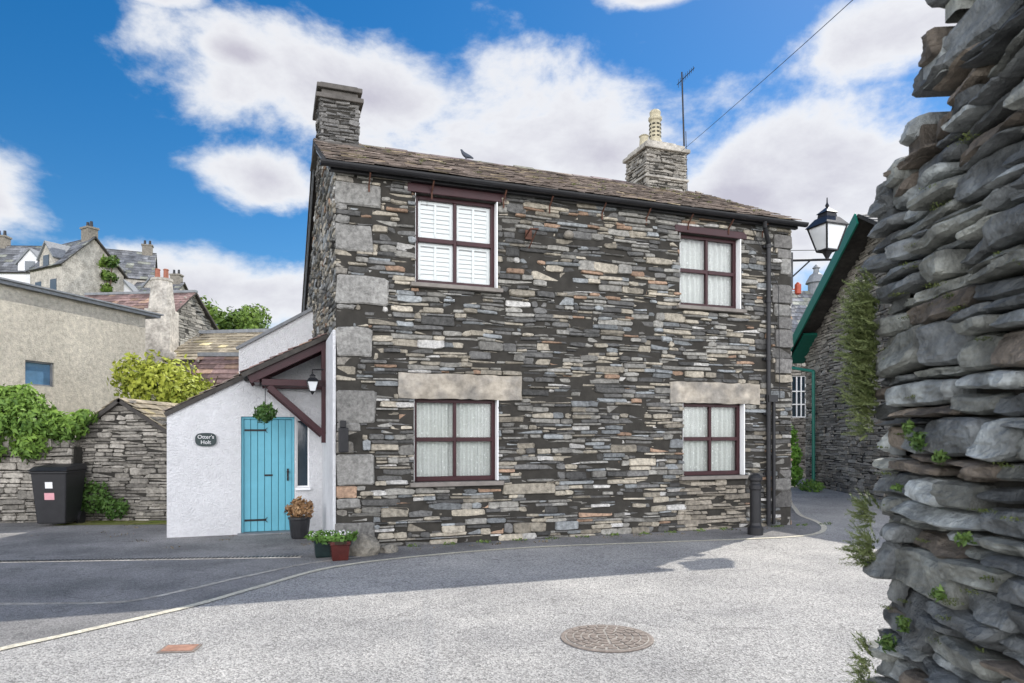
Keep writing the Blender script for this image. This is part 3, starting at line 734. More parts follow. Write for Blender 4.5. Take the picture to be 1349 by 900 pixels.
# ---------------------------------------------------------------- props
bo=empty('black_bollard',(3.90,10.95,0))
m=MB(); m.lathe((0,0,0),[(.12,0),(.12,.12),(.095,.16),(.085,.2),(.085,.72),(.10,.74),(.10,.80),(.085,.82),(.085,.86),(.11,.88),(.11,.92),(.09,.96),(.03,.99)],20); m.done('post',M_black,bo,smooth=False)
wb=empty('wheelie_bin',(-8.05,12.15,0),.12)
m=MB()
V=[(-.23,-.27,.06),(.23,-.27,.06),(.23,.25,.06),(-.23,.25,.06),(-.29,-.36,.95),(.29,-.36,.95),(.29,.33,.95),(-.29,.33,.95)]
m.add(V,[(0,3,2,1),(4,5,6,7),(0,1,5,4),(1,2,6,5),(2,3,7,6),(3,0,4,7)]); m.box(-.31,.31,-.38,.35,.93,.98)
m.done('bin_body',M_bin,wb,bevel=.02)
m=MB(); m.add([(-.32,-.41,.985),(.32,-.41,.985),(.32,.36,.985),(-.32,.36,.985),(-.27,-.30,1.05),(.27,-.30,1.05),(.27,.36,1.09),(-.27,.36,1.09)],[(0,3,2,1),(4,5,6,7),(0,1,5,4),(1,2,6,5),(2,3,7,6),(3,0,4,7)]); m.tube((-.25,.42,1.0),(.25,.42,1.0),.02); m.box(-.25,-.2,.33,.43,.97,1.02); m.box(.2,.25,.33,.43,.97,1.02); m.done('bin_lid',M_bin,wb,bevel=.015)
m=MB(); m.tube((.20,.24,.11),(.28,.24,.11),.11,n=18); m.tube((-.28,.24,.11),(-.20,.24,.11),.11,n=18); m.done('bin_wheels',M_black,wb)
def lab(mb,x0,x1,z0,z1): 
    yy=lambda z:-.27-(z-.06)/.89*.09-.004
    mb.add([(x0,yy(z0),z0),(x1,yy(z0),z0),(x1,yy(z1),z1),(x0,yy(z1),z1)],[(0,1,2,3)])
m=MB(); lab(m,-.06,.06,.68,.79); m.done('bin_sticker',M_label,wb); m=MB(); lab(m,-.08,.08,.48,.6); m.done('bin_sticker_b',M_pink,wb)
def pot(name,loc,prof,mat,leafs=None,n=16,sq=False):
    e=empty(name,loc); m=MB(); m.lathe((0,0,0),prof,n if not sq else 4); o=m.done('pot',mat,e,smooth=False)
    if sq: o.rotation_euler=(0,0,math.pi/4+ANG)
    m=MB(); zt=prof[-1][1]; m.lathe((0,0,zt-.03),[(prof[-1][0]*.85,0),(prof[-1][0]*.85,.034)],12); m.done('soil',M_soil,e)
    return e
e=pot('dried_hydrangea_pot',(-3.28,10.55,0),[(.11,0),(.13,.04),(.15,.2),(.16,.30),(.175,.31),(.175,.34)],M_pot_black)
leaves('hydrangea_heads',[((-.1,0,.46),(.13,.12,.10)),((.08,.02,.5),(.13,.12,.1)),((0,-.08,.42),(.14,.1,.09)),((-.04,.05,.55),.09),((.15,-.05,.42),.08)],1100,.035,e,pal=((.12,.05,.02),(.42,.26,.13)),shell=.3)
e=pot('green_glazed_planter',(-2.47,8.95,0),[(.13,0),(.15,.03),(.17,.2),(.18,.21),(.18,.24)],M_pot_green,sq=True)
leaves('bedding_leaves',[((0,0,.28),(.2,.15,.06))],420,.045,e,pal=((.05,.12,.02),(.16,.28,.06)))
e=pot('red_glazed_planter',(-2.2,8.72,0),[(.12,0),(.14,.02),(.16,.2),(.175,.21),(.175,.25)],M_pot_red,sq=True)
leaves('bedding_leaves',[((0,0,.30),(.22,.15,.07)),((-.2,-.05,.3),(.14,.1,.06))],520,.045,e,pal=((.05,.12,.02),(.16,.28,.06)))
leaves('white_flowers',[((-.2,-.08,.34),(.2,.08,.04)),((.05,-.05,.36),(.15,.08,.03))],70,.03,e,pal=((.5,.5,.5),(.8,.75,.8)),asp=1)
def boulder(name,loc,s,seed,mat=M_stone,col=(.26,.24,.2)):
    bm=bmesh.new(); bmesh.ops.create_icosphere(bm,subdivisions=3,radius=1)
    for v in bm.verts:
        k=1+.35*noise.noise(v.co*1.2+Vector((seed,0,0)))+.12*noise.noise(v.co*3.5+Vector((seed,0,0)))
        v.co=Vector((v.co.x*s[0],v.co.y*s[1],v.co.z*s[2]))*k
    me=bpy.data.meshes.new(name); bm.to_mesh(me); bm.free()
    a=me.attributes.new('Col','FLOAT_COLOR','POINT'); a.data.foreach_set('color',[*col,1.0]*len(me.vertices))
    me.materials.append(mat); o=bpy.data.objects.new(name,me); o.location=loc; scene.collection.objects.link(o)
boulder('corner_boulder',(-2.0,9.1,.12),(.22,.18,.2),2.0)
boulder('corner_boulder.001',(-1.7,9.3,.04),(.13,.12,.08),5.0)
leaves('verge_weeds',[((-1.4+.5*k,9.5+.175*k+.25,.02),(.12,.04,.03)) for k in range(15)],400,.03,None,pal=((.06,.1,.02),(.14,.2,.05)))
cu=bpy.data.curves.new('overhead_cable','CURVE'); cu.dimensions='3D'; cu.bevel_depth=.004
s_=cu.splines.new('POLY'); A=Vector((3.55,14.3,7.55)); B=Vector((3.35,-2.3,4.35)); n=24; s_.points.add(n)
for i in range(n+1):
    t=i/n; p=A.lerp(B,t); p.z-=.12*math.sin(math.pi*t); s_.points[i].co=(*p,1)
o=bpy.data.objects.new('overhead_cable',cu); scene.collection.objects.link(o); cu.materials.append(M_black)

# ---------------------------------------------------------------- LEFT SIDE
lw=empty('dry_stone_wall',(-12.5,12.45,0))
boxo('wall_core',M_mortar,lw,0,4.5,.03,.45,0,1.38)
stones('wall_stones',(0,0,0),(1,0,0),(0,-1,0),layout(0,4.5,0,1.42,hr=(.04,.1),lr=(.12,.4)),lw,kind='warm',prot=(0,.05),seed=5)
m=MB()
x=0
while x<4.4:
    w=R(.08,.2); m.box(x,x+w-.01,-.05,.5,1.38,1.38+R(.1,.22),scol('warm')); x+=w
m.done('coping',M_stone,lw,attr=True,bevel=.01)
ob=empty('stone_outbuilding',(-8.07,12.75,0),0)
Wd=2.2; pk=.78
def otop(u): return 1.70+(2.27-1.70)*(u/pk) if u<pk else 2.27-(u-pk)*(2.27-1.66)/(Wd-pk-.5)
V=[(0,0,0),(Wd,0,0),(Wd,0,otop(Wd)),(pk,0,2.27),(0,0,1.7)]; V+= [(a,3.5,c) for a,b,c in V]
mesh('walls_core',V,[(0,1,2,3,4),(9,8,7,6,5),(0,4,9,5),(1,6,7,2),(3,8,9,4),(2,7,8,3)],M_mortar,ob)
stones('gable_stones',(0,0,0),(1,0,0),(0,-1,0),layout(0,Wd,0,2.3,hr=(.035,.085),lr=(.12,.4),mask=lambda a,b:b<otop(a)-.02),ob,kind='warm',prot=(0,.04),seed=6)
S=Vector((pk,0,.57)).normalized(); slates('roof_left',Vector((0,-.1,1.72))-S*.12,(0,1,0),S,3.6,(Vector((pk,0,.57))).length+.12,ob,'gold',row=.2)
S=Vector((-(Wd-pk),0,2.27-otop(Wd))); slates('roof_right',Vector((Wd,-.1,otop(Wd)+.02)),(0,1,0),S,3.6,S.length,ob,'gold',row=.2)
mesh('moss_verge',[(-8.1,12.05,.012),(-5.6,12.2,.012),(-5.6,12.75,.012),(-8.1,12.75,.012)],[(0,1,2,3)],mk('moss',(.16,.2,.03),rough=1,var=.5,scale=6,bump=.8,col2=(.22,.2,.08)))
leaves('ivy_mass',[((-9.6,12.5,1.75),(.7,.4,.5)),((-8.75,12.45,1.85),(.5,.35,.4)),((-8.2,12.5,1.75),(.38,.3,.3)),((-7.85,12.55,1.95),(.2,.2,.14)),((-10.3,12.5,1.9),(.6,.4,.5)),((-9.2,12.6,2.25),(.6,.3,.3)),((-8.7,12.3,1.45),(.3,.2,.3)),((-9.5,12.3,1.35),(.35,.2,.3))],9500,.07,None,pal=((.05,.11,.02),(.24,.38,.06)),droop=.5,shell=.35)
leaves('wall_fern',[((-7.7,12.6,.45),(.3,.12,.3)),((-7.35,12.6,.25),(.3,.12,.2)),((-8.0,12.5,.75),(.18,.1,.2))],1300,.05,None,pal=((.03,.08,.015),(.1,.18,.04)))
rb=empty('roughcast_building')
p2=Vector((-10.73,20,0)); d=Vector((-1.12,-4.2,0)).normalized(); nrm=Vector((d.y,-d.x,0)); nrm=-nrm if nrm.x<0 else nrm
wall_panel('roughcast_wall',p2,d,nrm,0,9.5,0,5.1,[(2.95,3.72,2.82,3.42)],.3,rb,M_rough)
q0=p2-nrm*.3; q1=p2+d*9.5-nrm*.3; q2=q1-nrm*6; q3=q0-nrm*6
mesh('roughcast_body',[q0,q1,q2,q3]+[v+Zv*5.05 for v in (q0,q1,q2,q3)],[(0,4,7,3),(3,7,6,2),(2,6,5,1)],M_rough,rb)
m=MB()
def slab(z0,z1,o_,ext): 
    a=p2-d*ext+nrm*o_; b=p2+d*9.6+nrm*o_; c=b-nrm*6.6; e=a-nrm*6.6
    m.add([v+Zv*z0 for v in (a,b,c,e)]+[v+Zv*z1 for v in (a,b,c,e)],[(0,3,2,1),(4,5,6,7),(0,1,5,4),(1,2,6,5),(2,3,7,6),(3,0,4,7)])
slab(5.103,5.19,.13,.45); slab(5.19,5.23,.18,.52); m.done('flat_roof',M_lead,rb)
g=MB(); gp=lambda u,z:p2+d*u-nrm*.1+Zv*z
g.add([gp(2.95,2.82),gp(3.72,2.82),gp(3.72,3.42),gp(2.95,3.42)],[(0,1,2,3)]); g.done('window_glass',M_skyglass,rb)
g=MB()
for a_,b_ in (((2.95,2.84),(3.72,2.84)),((2.95,3.40),(3.72,3.40)),((2.97,2.82),(2.97,3.42)),((3.70,2.82),(3.70,3.42))): g.obox(gp(*a_)+nrm*.03,gp(*b_)+nrm*.03,.04,.045,up=nrm)
g.done('window_frame',M_lead,rb)
leaves('golden_shrub',[((-8.9,17.5,2.7),(1.0,.8,.9)),((-8.2,17.4,2.4),(.8,.7,.7)),((-9.6,17.6,3.1),(.7,.6,.6)),((-7.7,17.4,2.0),(.7,.6,.6)),((-8.7,17.3,1.6),(1.3,.8,.8))],9000,.09,None,pal=((.10,.16,.02),(.42,.45,.06)),shell=.35)
m=MB()
for k in range(7): m.tube((-8.6+R(-.2,.2),17.5,0),(-8.6+R(-1.1,1.1),17.5+R(-.4,.4),R(2.2,3.2)),.05,.015,6)
m.done('golden_shrub_stems',M_bark)
prism_roofed('stone_house','warm',-21.8,32,-.12,5.6,5.5,6.6,2.1,'red')
c=empty('tall_chimney_stack',(-12.3,24,0),.1)
m=MB(); m.box(-.42,.42,-.4,.4,4.4,6.0); m.box(-.6,.6,-.5,.5,4.4,4.5);m.box(-.7,.7,-.7,.7,0,4.4); m.done('stack_base',M_conc,c)
m=MB(); m.lathe((0,0,5.9),[(.44,0),(.42,.2),(.33,1.1),(.36,1.12),(.36,1.2)],16); m.done('stack',M_conc,c)
m=MB()
for x in (-.14,.14): m.lathe((x,0,7.1),[(.09,0),(.08,.3),(.1,.33),(.07,.36)],10)
m.done('pots',mk('terracotta',(.3,.12,.08)),c)
prism_roofed('slate_roofed_cottage','warm',-11.9,23.5,-.16,3.6,4.5,4.2,1.2,'gold')
prism_roofed('low_slate_outhouse','warm',-9.7,20.2,.0,3.0,2.6,3.0,1.05,'red',over=.15)
H=[(-46,58,.05,9,6,4.0,2.9,'white'),(-39.5,56,-.5,4.6,5,3.6,2.6,'stone'),(-46,70,.4,8,6,6,3.4,'stone'),(-35.2,58,.15,3.6,5,1.4,1.7,'white'),(-39.5,70,.0,4.5,5,3.4,2.0,'stone'),(-55,72,0,9,6,6,3,'stone')]
M_hc=mk('hill_chimney_stone',(.2,.18,.15),var=.4)
for (x,y,a_,L,W,hh,rh,k) in H:
    e=empty('hillside_house',(x,y,11.6 if y<66 else 12.4),a_)
    V=[(0,0,-6),(L,0,-6),(L,W,-6),(0,W,-6),(0,0,hh),(L,0,hh),(L,W,hh),(0,W,hh),(0,W/2,hh+rh),(L,W/2,hh+rh)]
    mesh('walls',V,[(0,1,5,4),(1,2,6,9,5),(2,3,7,6),(3,0,4,8,7),(4,5,9,8),(6,7,8,9)],M_white if k=='white' else M_conc,e)
    s=Vector((0,W/2,rh)); sn=s.normalized(); slates('roof_front',Vector((-.3,0,hh+.1))-sn*.3,(1,0,0),sn,L+.6,s.length+.35,e,'grey',row=.45,wr=(.4,.8),th=.03)
    s=Vector((0,-W/2,rh)); sn=s.normalized(); slates('roof_back',Vector((-.3,W,hh+.1))-sn*.3,(1,0,0),sn,L+.6,s.length+.35,e,'grey',row=.45,wr=(.4,.8),th=.03)
    m=MB()
    cx=.6 if k=='white' else L-.6
    m.box(cx-.5,cx+.5,W/2-.4,W/2+.4,hh,hh+rh+.8); m.box(cx-.58,cx+.58,W/2-.48,W/2+.48,hh+rh+.8,hh+rh+.95)
    m.done('chimney',M_hc,e)
    m=MB()
    for dx in (-.25,.25): m.lathe((cx+dx,W/2,hh+rh+.95),[(.14,0),(.11,.5)],8)
    m.done('chimney_pots',M_black,e)
    m=MB(); x0=L*.55; dw=1.0
    m.add([(x0-dw,-.05,hh-.2),(x0+dw,-.05,hh-.2),(x0+dw,-.05,hh+.7),(x0,-.05,hh+1.9),(x0-dw,-.05,hh+.7),(x0-dw,2,hh-.2),(x0+dw,2,hh-.2),(x0+dw,2,hh+.7),(x0,2.2,hh+1.9),(x0-dw,2,hh+.7)],[(0,1,2,3,4),(0,4,9,5),(1,6,7,2)]); m.done('dormer',M_white if k=='white' else M_conc,e)
    m=MB(); m.obox((x0-dw-.2,1,hh+.6),(x0,1,hh+2.0),.12,2.4,up=Vector((0,1,0))); m.obox((x0+dw+.2,1,hh+.6),(x0,1,hh+2.0),.12,2.4,up=Vector((0,1,0))); m.done('dormer_roof',M_lead,e)
    m=MB(); m.box(x0-.4,x0+.4,-.1,-.06,hh-.1,hh+.9)
    for i in range(int(L/2.2)):
        for zz in (-.6,1.4):
            if zz+1.1<hh-.3: m.box(.8+i*2.2,1.7+i*2.2,-.03,.05,zz,zz+1.1)
    m.done('windows',M_dglass,e)
def tree(name,x,y,z,h,r,n,pal,size=.16):
    e=empty(name,(x,y,z)); m=MB(); m.tube((0,0,-1),(.1,0,h*.5),h*.04,h*.022,8); cl=[]
    for k in range(13):
        a=R(0,6.28); q_=Vector((math.cos(a)*r*R(.2,.8),math.sin(a)*r*R(.2,.8),h*R(.42,.95))); m.tube((.05,0,h*R(.3,.5)),q_,h*.014,h*.004,6); cl.append((q_,r*R(.25,.42)))
    m.done('trunk_and_limbs',M_bark,e); leaves('crown',cl,n,size,e,pal=pal,shell=.3); return e
pal=((.03,.07,.012),(.15,.23,.035))
for (x,y,z,h,r) in ((-21.4,46,2.0,8.6,2.4),(-19.3,45,1.8,8.0,2.3),(-17.6,46,1.8,7.8,2.3),(-15.8,44,1.6,7.3,2.0),(-23.4,48,2,9.0,2.3),(-20.3,50,2,9.2,2.4),(-33.8,57,7.5,9.2,1.3),(-14.2,43,1,7.3,2.1),(-29,54,5,7.5,2.5),(-26,52,4,7.5,2.3),(-32,62,7,7,2.5)):
    tree('broadleaf_tree',x,y,z,h,r,2600,pal,.2)

# ---------------------------------------------------------------- RIGHT BACKGROUND HALL
hall=empty('stone_hall')
wa=Vector((9.55,22.2,0)); wbv=Vector((8.95,13.8,0)); d=(wbv-wa).normalized(); nrm=Vector((d.y,-d.x,0)); nrm=nrm if nrm.x<0 else -nrm
LW=(wbv-wa).length
def htop(u): return 4.35+u*.52 if u<5.2 else 4.35+5.2*.52-(u-5.2)*.52
V=[wa,wbv,wbv+Zv*htop(LW),wa+d*5.2+Zv*htop(5.2),wa+Zv*4.35]; V+= [v-nrm*6 for v in V]
mesh('walls_core',V,[(0,1,2,3,4),(9,8,7,6,5),(0,4,9,5),(1,6,7,2),(3,8,9,4),(2,7,8,3)],M_mortar,hall)
stones('gable_stones',wa,d,nrm,layout(0,LW,0,7.0,hr=(.05,.11),lr=(.18,.5),mask=lambda a,b:b<htop(a)-.03),hall,kind='warm',prot=(0,.04))
stones('end_stones',wa,-nrm,-d,layout(0,5,0,4.3,hr=(.05,.11),lr=(.18,.5)),hall,kind='warm',prot=(0,.04))
s=(d+Zv*.52).normalized(); o0=wa+nrm*.55+Zv*4.42-s*.7
slates('roof_left_slope',o0,-nrm,s,6.5,5.2*math.sqrt(1+.52**2)+.7,hall,'grey',row=.3)
s2=(-d+Zv*.52).normalized(); o1=wa+d*(5.2*2)+nrm*.55+Zv*4.42-s2*.7
slates('roof_right_slope',o1,-nrm,s2,6.5,5.2*math.sqrt(1+.52**2)+.7,hall,'grey',row=.3)
m=MB(); m.obox(o0+nrm*.03-Zv*.1,o0+nrm*.03+s*(5.2*1.127+.7)-Zv*.1,.05,.34)
m.obox(wa+nrm*.2+d*.0+Zv*4.2-s*.4,wa+nrm*.2+Zv*4.2+s*1.2,.5,.08); m.done('green_bargeboard',M_green,hall,bevel=.01)
m=MB(); m.tube(wa+nrm*.5-d*.5+Zv*3.9,wa+nrm*.12+d*1.0+Zv*3.6,.05,n=8); m.tube(wa+nrm*.12+d*1.0+Zv*3.6,wa+nrm*.12+d*1.0,.05,n=8); m.done('green_downpipe',mk('pale_green_paint',(.03,.2,.15),rough=.4),hall)
wing=empty('hall_wing')
wall_panel('wing_wall',(7.0,26,0),(1,0,0),(0,-1,0),0,8,0,5.2,[(3.65,4.4,2.3,3.9)],.3,wing,M_mortar)
stones('wing_stones',(7.0,26,0),(1,0,0),(0,-1,0),layout(0,8,0,5.2,[(3.65,4.4,2.3,3.9)],hr=(.05,.11),lr=(.18,.5)),wing,kind='warm')
boxo('wing_glass',M_dglass,wing,10.65,11.4,26.1,26.12,2.3,3.9)
m=MB(); 
for x in (10.66,10.86,11.03,11.2,11.38): m.box(x-.02,x+.02,26.05,26.09,2.3,3.9)
for z in (2.32,2.8,3.3,3.88): m.box(10.65,11.4,26.04,26.10,z-.02,z+.02)
m.done('wing_window_bars',M_wpaint,wing)
s=Vector((0,2.6,2.6)); slates('wing_roof',(6.5,25.7,5.0),(1,0,0),s,9,s.length,wing,'grey',row=.28)
m=MB(); m.lathe((12.6,28.3,7.4),[(.32,0),(.32,.5),(.42,.52),(.38,.62),(.25,.85),(.12,.95),(.1,1.1),(.16,1.15),(.02,1.3)],16); m.done('roof_ventilator',M_lead,wing)
m=MB(); m.tube((6.8,25.55,5.0),(12,25.55,5.0),.07,n=8); m.done('wing_gutter',M_green,wing)
leaves('climbing_shrub',[((8.75,21.3,.4),(.3,.3,.4)),((8.75,21.3,1.0),(.26,.3,.4)),((8.7,21.4,1.6),(.22,.25,.35))],2200,.07,None,pal=((.05,.14,.02),(.2,.4,.06)),shell=.3)
leaves('verge_plants',[((8.6,19.6,.15),(.3,.5,.2))],400,.06,None,pal=((.05,.12,.02),(.14,.25,.05)))

# ---------------------------------------------------------------- NEAR WALL (right)
nw=empty('tall_dry_stone_wall')
A=Vector((1.85,3.42,0)); d=Vector((-.094,-1,0)).normalized(); nrm=Vector((d.y,-d.x,0)).normalized(); nrm=nrm if nrm.x<0 else -nrm
LN=4.4
TP=[(0,2.55),(.05,2.78),(.2,2.82),(.35,2.9),(.45,3.1),(.61,3.34),(.8,3.55),(1.1,3.7),(4.5,3.8)]
def ntop(u):
    for (a,za),(b,zb) in zip(TP,TP[1:]):
        if u<=b: return za+(zb-za)*clamp((u-a)/(b-a))
    return TP[-1][1]
mm=MB()
prof=[(.06,0),(.06,2.45),(.35,2.72),(.61,3.15),(1.1,3.5),(LN,3.6),(LN,0)]
n=len(prof)
vs=[A+d*a-nrm*.07+Zv*b for a,b in prof]+[A+d*a-nrm*.65+Zv*b for a,b in prof]
mm.add(vs,[tuple(range(n)),tuple(range(2*n-1,n-1,-1))]+[(i,n+i,n+(i+1)%n,(i+1)%n) for i in range(n)]); mm.done('wall_core',M_mortar,nw)
def rock_grid(rects,O,U,N,seed,prot,V,F,C,res=.014,amp=1):
    for r in rects:
        u0,u1,z0,z1=r; g=R(.001,.006); u0+=g;u1-=g;z0+=g;z1-=g; w=u1-u0;h=z1-z0
        if w<.02 or h<.015: continue
        nx=max(7,min(28,int(w/res)));nz=max(6,min(14,int(h/(res*.8))))
        p=R(*prot); col=scol('near'); b=len(V); sd=R(0,100); tx=R(-.035,.035); tz=R(-.035,.02); rot=R(-.14,.14)
        t1,t2,t3,t4=[R(0,.30) for _ in range(4)]
        uc=(u0+u1)/2;zc=(z0+z1)/2; fa=R(-1,1)
        for k in range(nz+1):
            for i in range(nx+1):
                a=i/nx;c=k/nz; ax=(a-.5)*2; cx=(c-.5)*2
                top=1-(t1*max(0,-ax)**2+t2*max(0,ax)**2); bot=1-(t3*max(0,-ax)**2+t4*max(0,ax)**2)
                uu=uc+ax*w/2*(1-.10*abs(cx)**3); zz=zc+cx*h/2*(top if cx>0 else bot)
                uu+= .012*noise.noise(Vector((sd,zz*14,uu*2))); zz+=.010*noise.noise(Vector((uu*9,sd,zz*4)))
                de=min(min(a,1-a)*w,min(c,1-c)*h); e=clamp(de/min(.010,h*.16))
                n1=noise.noise(Vector((uu*6+sd,zz*14,sd))); n1q=round(n1*6)/6*.8+n1*.2
                n2=noise.noise(Vector((uu*20,zz*70+sd,1)))
                fct=min(0,-(ax*fa+cx*.6-.4))*.06
                dd=p+tx*ax+tz*cx+amp*(.032*n1q+.008*n2)+fct-.030*(1-e)**1.5
                zz+= .03*noise.noise(Vector((uu*1.3,zz*1.2,seed)))+rot*ax*w*.1
                V.append(O+U*uu+Zv*zz+N*dd); f=1+.45*n1+.2*n2; C.append((col[0]*f,col[1]*f,col[2]*f))
        for k in range(nz):
            for i in range(nx):
                q_=b+k*(nx+1)+i; F.append((q_,q_+1,q_+nx+2,q_+nx+1))
        def sk(idx):
            bb=len(V)
            for t in idx: V.append(V[t]-N*.16); C.append((.05,.05,.045))
            for t in range(len(idx)-1): F.append((idx[t],bb+t,bb+t+1,idx[t+1]))
        sk([b+i for i in range(nx+1)][::-1]); sk([b+nz*(nx+1)+i for i in range(nx+1)]); sk([b+k*(nx+1) for k in range(nz+1)]); sk([b+k*(nx+1)+nx for k in range(nz+1)][::-1])
V=[];F=[];C=[]
rects=layout(0,LN,0,3.75,hr=(.04,.14),lr=(.15,.55),band=(.14,.36),mask=lambda a,b:b<ntop(a)-.03)
rock_grid(rects,A,d,nrm,3,(-.01,.075),V,F,C)
rects=layout(0,.6,0,2.6,hr=(.05,.13),lr=(.13,.42),band=(.2,.4))
rock_grid(rects,A+d*.04,-nrm,-d,4,(.0,.04),V,F,C)
mesh('wall_stones',V,F,M_near,nw,C)
V=[];F=[];C=[]
u=.0; tp=MB()
while u<LN:
    w=R(.10,.22); zt=ntop(u+w/2); rock_grid([(u,u+w,zt-R(.08,.14),zt+R(.0,.05))],A,d,nrm,5,(.05,.12),V,F,C)
    z=zt+R(-.03,.0); a=A+d*(u+.01)+nrm*.03; b_=A+d*(u+w)+nrm*.03
    tp.add([v+Zv*z for v in (a,b_,b_-nrm*.7,a-nrm*.7)]+[v+Zv*(z-.15) for v in (a,b_,b_-nrm*.7,a-nrm*.7)],[(0,1,2,3),(0,4,5,1),(1,5,6,2),(2,6,7,3),(3,7,4,0)],scol('near')); u+=w
mesh('coping_stones',V,F,M_near,nw,C)
tp.done('coping_tops',M_near,nw,attr=True,bevel=.015)
def on(u,z,o=.1): return A+d*u+nrm*o+Zv*z
pw=((.03,.07,.015),(.14,.22,.05))
st=[]
for (u,z,sp_,k,ln) in ((.02,2.12,.14,200,.15),(.02,1.86,.16,190,.15),(.0,2.3,.06,40,.10),(.0,1.66,.07,45,.10),(0,1.2,.06,40,.10),(0,1.0,.07,60,.12),(0,.5,.06,25,.09),(.0,.36,.06,30,.1)):
    for i in range(k):
        o=on(u+R(-.05,.10),z+R(-sp_,sp_),.05+R(0,.04)); st.append((o,nrm*R(.3,1.2)-d*R(-.2,.5)+Zv*R(-.4,1.1),ln*R(.4,1.15)))
sprigs('wall_heather',st,None,((.05,.08,.02),(.26,.30,.12)),.021)
leaves('wall_fern',[(on(.58,1.56,.10),(.03,.04,.045)),(on(.75,1.5,.10),(.03,.035,.03)),(on(.45,1.62,.08),(.025,.03,.03)),(on(.4,.75,.08),(.03,.04,.04)),(on(.25,.62,.08),(.04,.05,.04)),(on(.9,1.2,.09),(.03,.03,.03)),(on(.35,1.35,.08),(.025,.03,.02)),(on(.7,.95,.08),(.03,.03,.03))],1100,.012,None,pal=pw,asp=2.2,shell=.1)
ms=[(on(R(.05,1.4),R(.5,2.8),R(.03,.07)),(R(.02,.05),R(.03,.07),R(.005,.012))) for i in range(40)]
leaves('wall_moss',ms,2600,.006,None,pal=((.04,.06,.012),(.14,.17,.04)),asp=1.2,shell=.05)

# ---------------------------------------------------------------- WORLD
w=bpy.data.worlds.new('World'); scene.world=w; w.use_nodes=True
nt=w.node_tree; N=nt.nodes; L=nt.links; bg=N['Background']
sky=N.new('ShaderNodeTexSky'); sky.sky_type='NISHITA'; sky.sun_disc=False
sky.sun_elevation=math.asin(SUN.z); sky.sun_rotation=math.atan2(SUN.x,SUN.y)
sky.air_density=1.0; sky.dust_density=.2; sky.ozone_density=3.0
hs_=N.new('ShaderNodeHueSaturation'); hs_.inputs['Saturation'].default_value=1.4; hs_.inputs['Value'].default_value=.80
L.new(sky.outputs[0],hs_.inputs['Color'])
tc=N.new('ShaderNodeTexCoord')
nz=N.new('ShaderNodeTexNoise'); nz.inputs['Scale'].default_value=5.5; nz.inputs['Detail'].default_value=13; nz.inputs['Roughness'].default_value=.60; nz.inputs['Distortion'].default_value=.15
mp=N.new('ShaderNodeMapping'); mp.inputs['Scale'].default_value=(1,1,1.7); mp.inputs['Location'].default_value=(3.3,1.2,.4); L.new(tc.outputs['Generated'],mp.inputs['Vector']); L.new(mp.outputs[0],nz.inputs['Vector'])
def mth(op,a,b=None,c=None):
    n=N.new('ShaderNodeMath'); n.operation=op
    for i,x in enumerate((a,b,c)):
        if x is None: continue
        if isinstance(x,(int,float)): n.inputs[i].default_value=x
        else: L.new(x,n.inputs[i])
    return n.outputs[0]
blobs=[((.02,1,.455),.32,.10),((-.20,1,.49),.26,.075),((.14,1,.41),.18,.10),((-.08,1,.40),.26,.10),((.47,1,.37),.22,.13),((.33,1,.34),.17,.11),((-.42,1,.22),.22,.055),((-.78,1,.36),.09,.06),((-.36,1,.38),.09,.05),((-.40,1,.56),.06,.02),((.55,1,.58),.12,.05),((.2,1,.65),.08,.02),((-.52,1,.66),.05,.015),
 ((0,-1,.3),1.0,.6),((-1,-.4,.3),.5,.3),((1,-.5,.3),.6,.4)]  # unseen clouds added behind the camera to fill-light the shaded facade
cur=None
for c_,rx,rz in blobs:
    v=Vector(c_).normalized()
    s_=N.new('ShaderNodeVectorMath'); s_.operation='SUBTRACT'; L.new(tc.outputs['Generated'],s_.inputs[0]); s_.inputs[1].default_value=v
    m_=N.new('ShaderNodeVectorMath'); m_.operation='MULTIPLY'; L.new(s_.outputs[0],m_.inputs[0]); m_.inputs[1].default_value=(1/rx,1/rx,1/rz)
    l_=N.new('ShaderNodeVectorMath'); l_.operation='LENGTH'; L.new(m_.outputs[0],l_.inputs[0])
    b_=mth('SUBTRACT',1.0,l_.outputs['Value'])
    cur=b_ if cur is None else mth('MAXIMUM',cur,b_)
cur=mth('MAXIMUM',cur,-1.0)
dens=mth('ADD',mth('MULTIPLY',cur,.5),mth('MULTIPLY',mth('SUBTRACT',nz.outputs['Fac'],.5),1.25))
mr=N.new('ShaderNodeMapRange'); mr.interpolation_type='SMOOTHSTEP'; mr.inputs['From Min'].default_value=-.03; mr.inputs['From Max'].default_value=.26; mr.inputs['To Max'].default_value=.95
L.new(dens,mr.inputs['Value'])
mr2=N.new('ShaderNodeMapRange'); mr2.inputs['From Min'].default_value=.18; mr2.inputs['From Max'].default_value=.60
L.new(dens,mr2.inputs['Value'])
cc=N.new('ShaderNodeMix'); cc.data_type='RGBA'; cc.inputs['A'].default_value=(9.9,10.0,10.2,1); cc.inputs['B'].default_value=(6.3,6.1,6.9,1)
L.new(mr2.outputs[0],cc.inputs['Factor'])
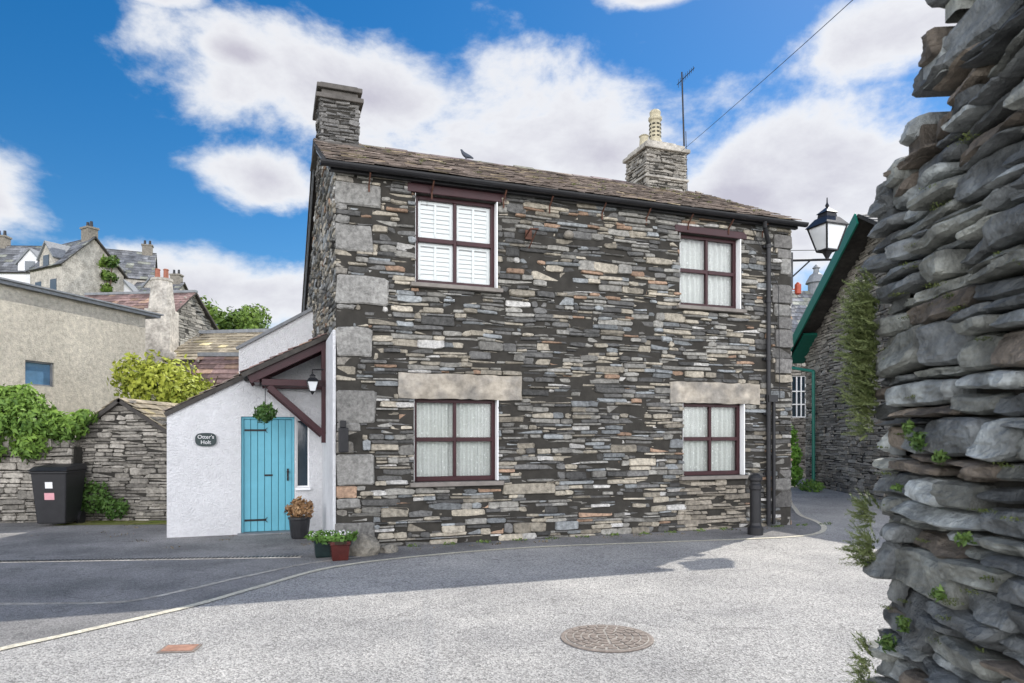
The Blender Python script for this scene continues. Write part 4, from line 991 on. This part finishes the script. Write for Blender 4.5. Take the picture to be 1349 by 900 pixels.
sep=N.new('ShaderNodeSeparateXYZ'); L.new(tc.outputs['Generated'],sep.inputs[0])
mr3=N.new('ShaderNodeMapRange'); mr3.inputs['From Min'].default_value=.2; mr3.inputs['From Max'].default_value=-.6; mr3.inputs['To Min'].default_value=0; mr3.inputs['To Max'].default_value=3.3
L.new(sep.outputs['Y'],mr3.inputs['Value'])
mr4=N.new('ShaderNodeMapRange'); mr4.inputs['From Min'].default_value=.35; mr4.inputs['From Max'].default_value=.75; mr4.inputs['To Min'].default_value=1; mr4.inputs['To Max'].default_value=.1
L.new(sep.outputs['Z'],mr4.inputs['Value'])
csf=mth('ADD',.64,mth('MULTIPLY',mr3.outputs[0],mr4.outputs[0]))  # low clouds behind the camera boosted as added fill for the facade
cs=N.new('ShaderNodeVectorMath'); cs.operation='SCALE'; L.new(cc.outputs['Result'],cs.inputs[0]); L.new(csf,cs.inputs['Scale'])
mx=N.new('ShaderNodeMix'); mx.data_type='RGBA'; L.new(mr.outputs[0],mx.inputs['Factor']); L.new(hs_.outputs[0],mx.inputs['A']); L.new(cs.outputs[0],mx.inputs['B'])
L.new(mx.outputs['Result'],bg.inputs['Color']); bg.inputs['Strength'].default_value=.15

ld=bpy.data.lights.new('sun','SUN'); ld.energy=5.0; ld.angle=math.radians(.5); ld.color=(1,.95,.87)
lo=bpy.data.objects.new('sun',ld); scene.collection.objects.link(lo); lo.rotation_euler=SUN.to_track_quat('Z','Y').to_euler(); lo.location=(0,0,30)
cd=bpy.data.cameras.new('camera'); cam=bpy.data.objects.new('camera',cd); scene.collection.objects.link(cam)
cam.location=(0,0,1.58); cam.rotation_euler=(math.pi/2,0,0)
cd.sensor_width=36; cd.lens=24.02; cd.shift_x=0; cd.shift_y=(575-450)/1349; cd.clip_end=2000; cd.clip_start=.05
cd.dof.use_dof=True; cd.dof.focus_distance=11; cd.dof.aperture_fstop=4.5
scene.camera=cam
scene.view_settings.view_transform='Standard'; scene.view_settings.look='None'; scene.view_settings.exposure=0
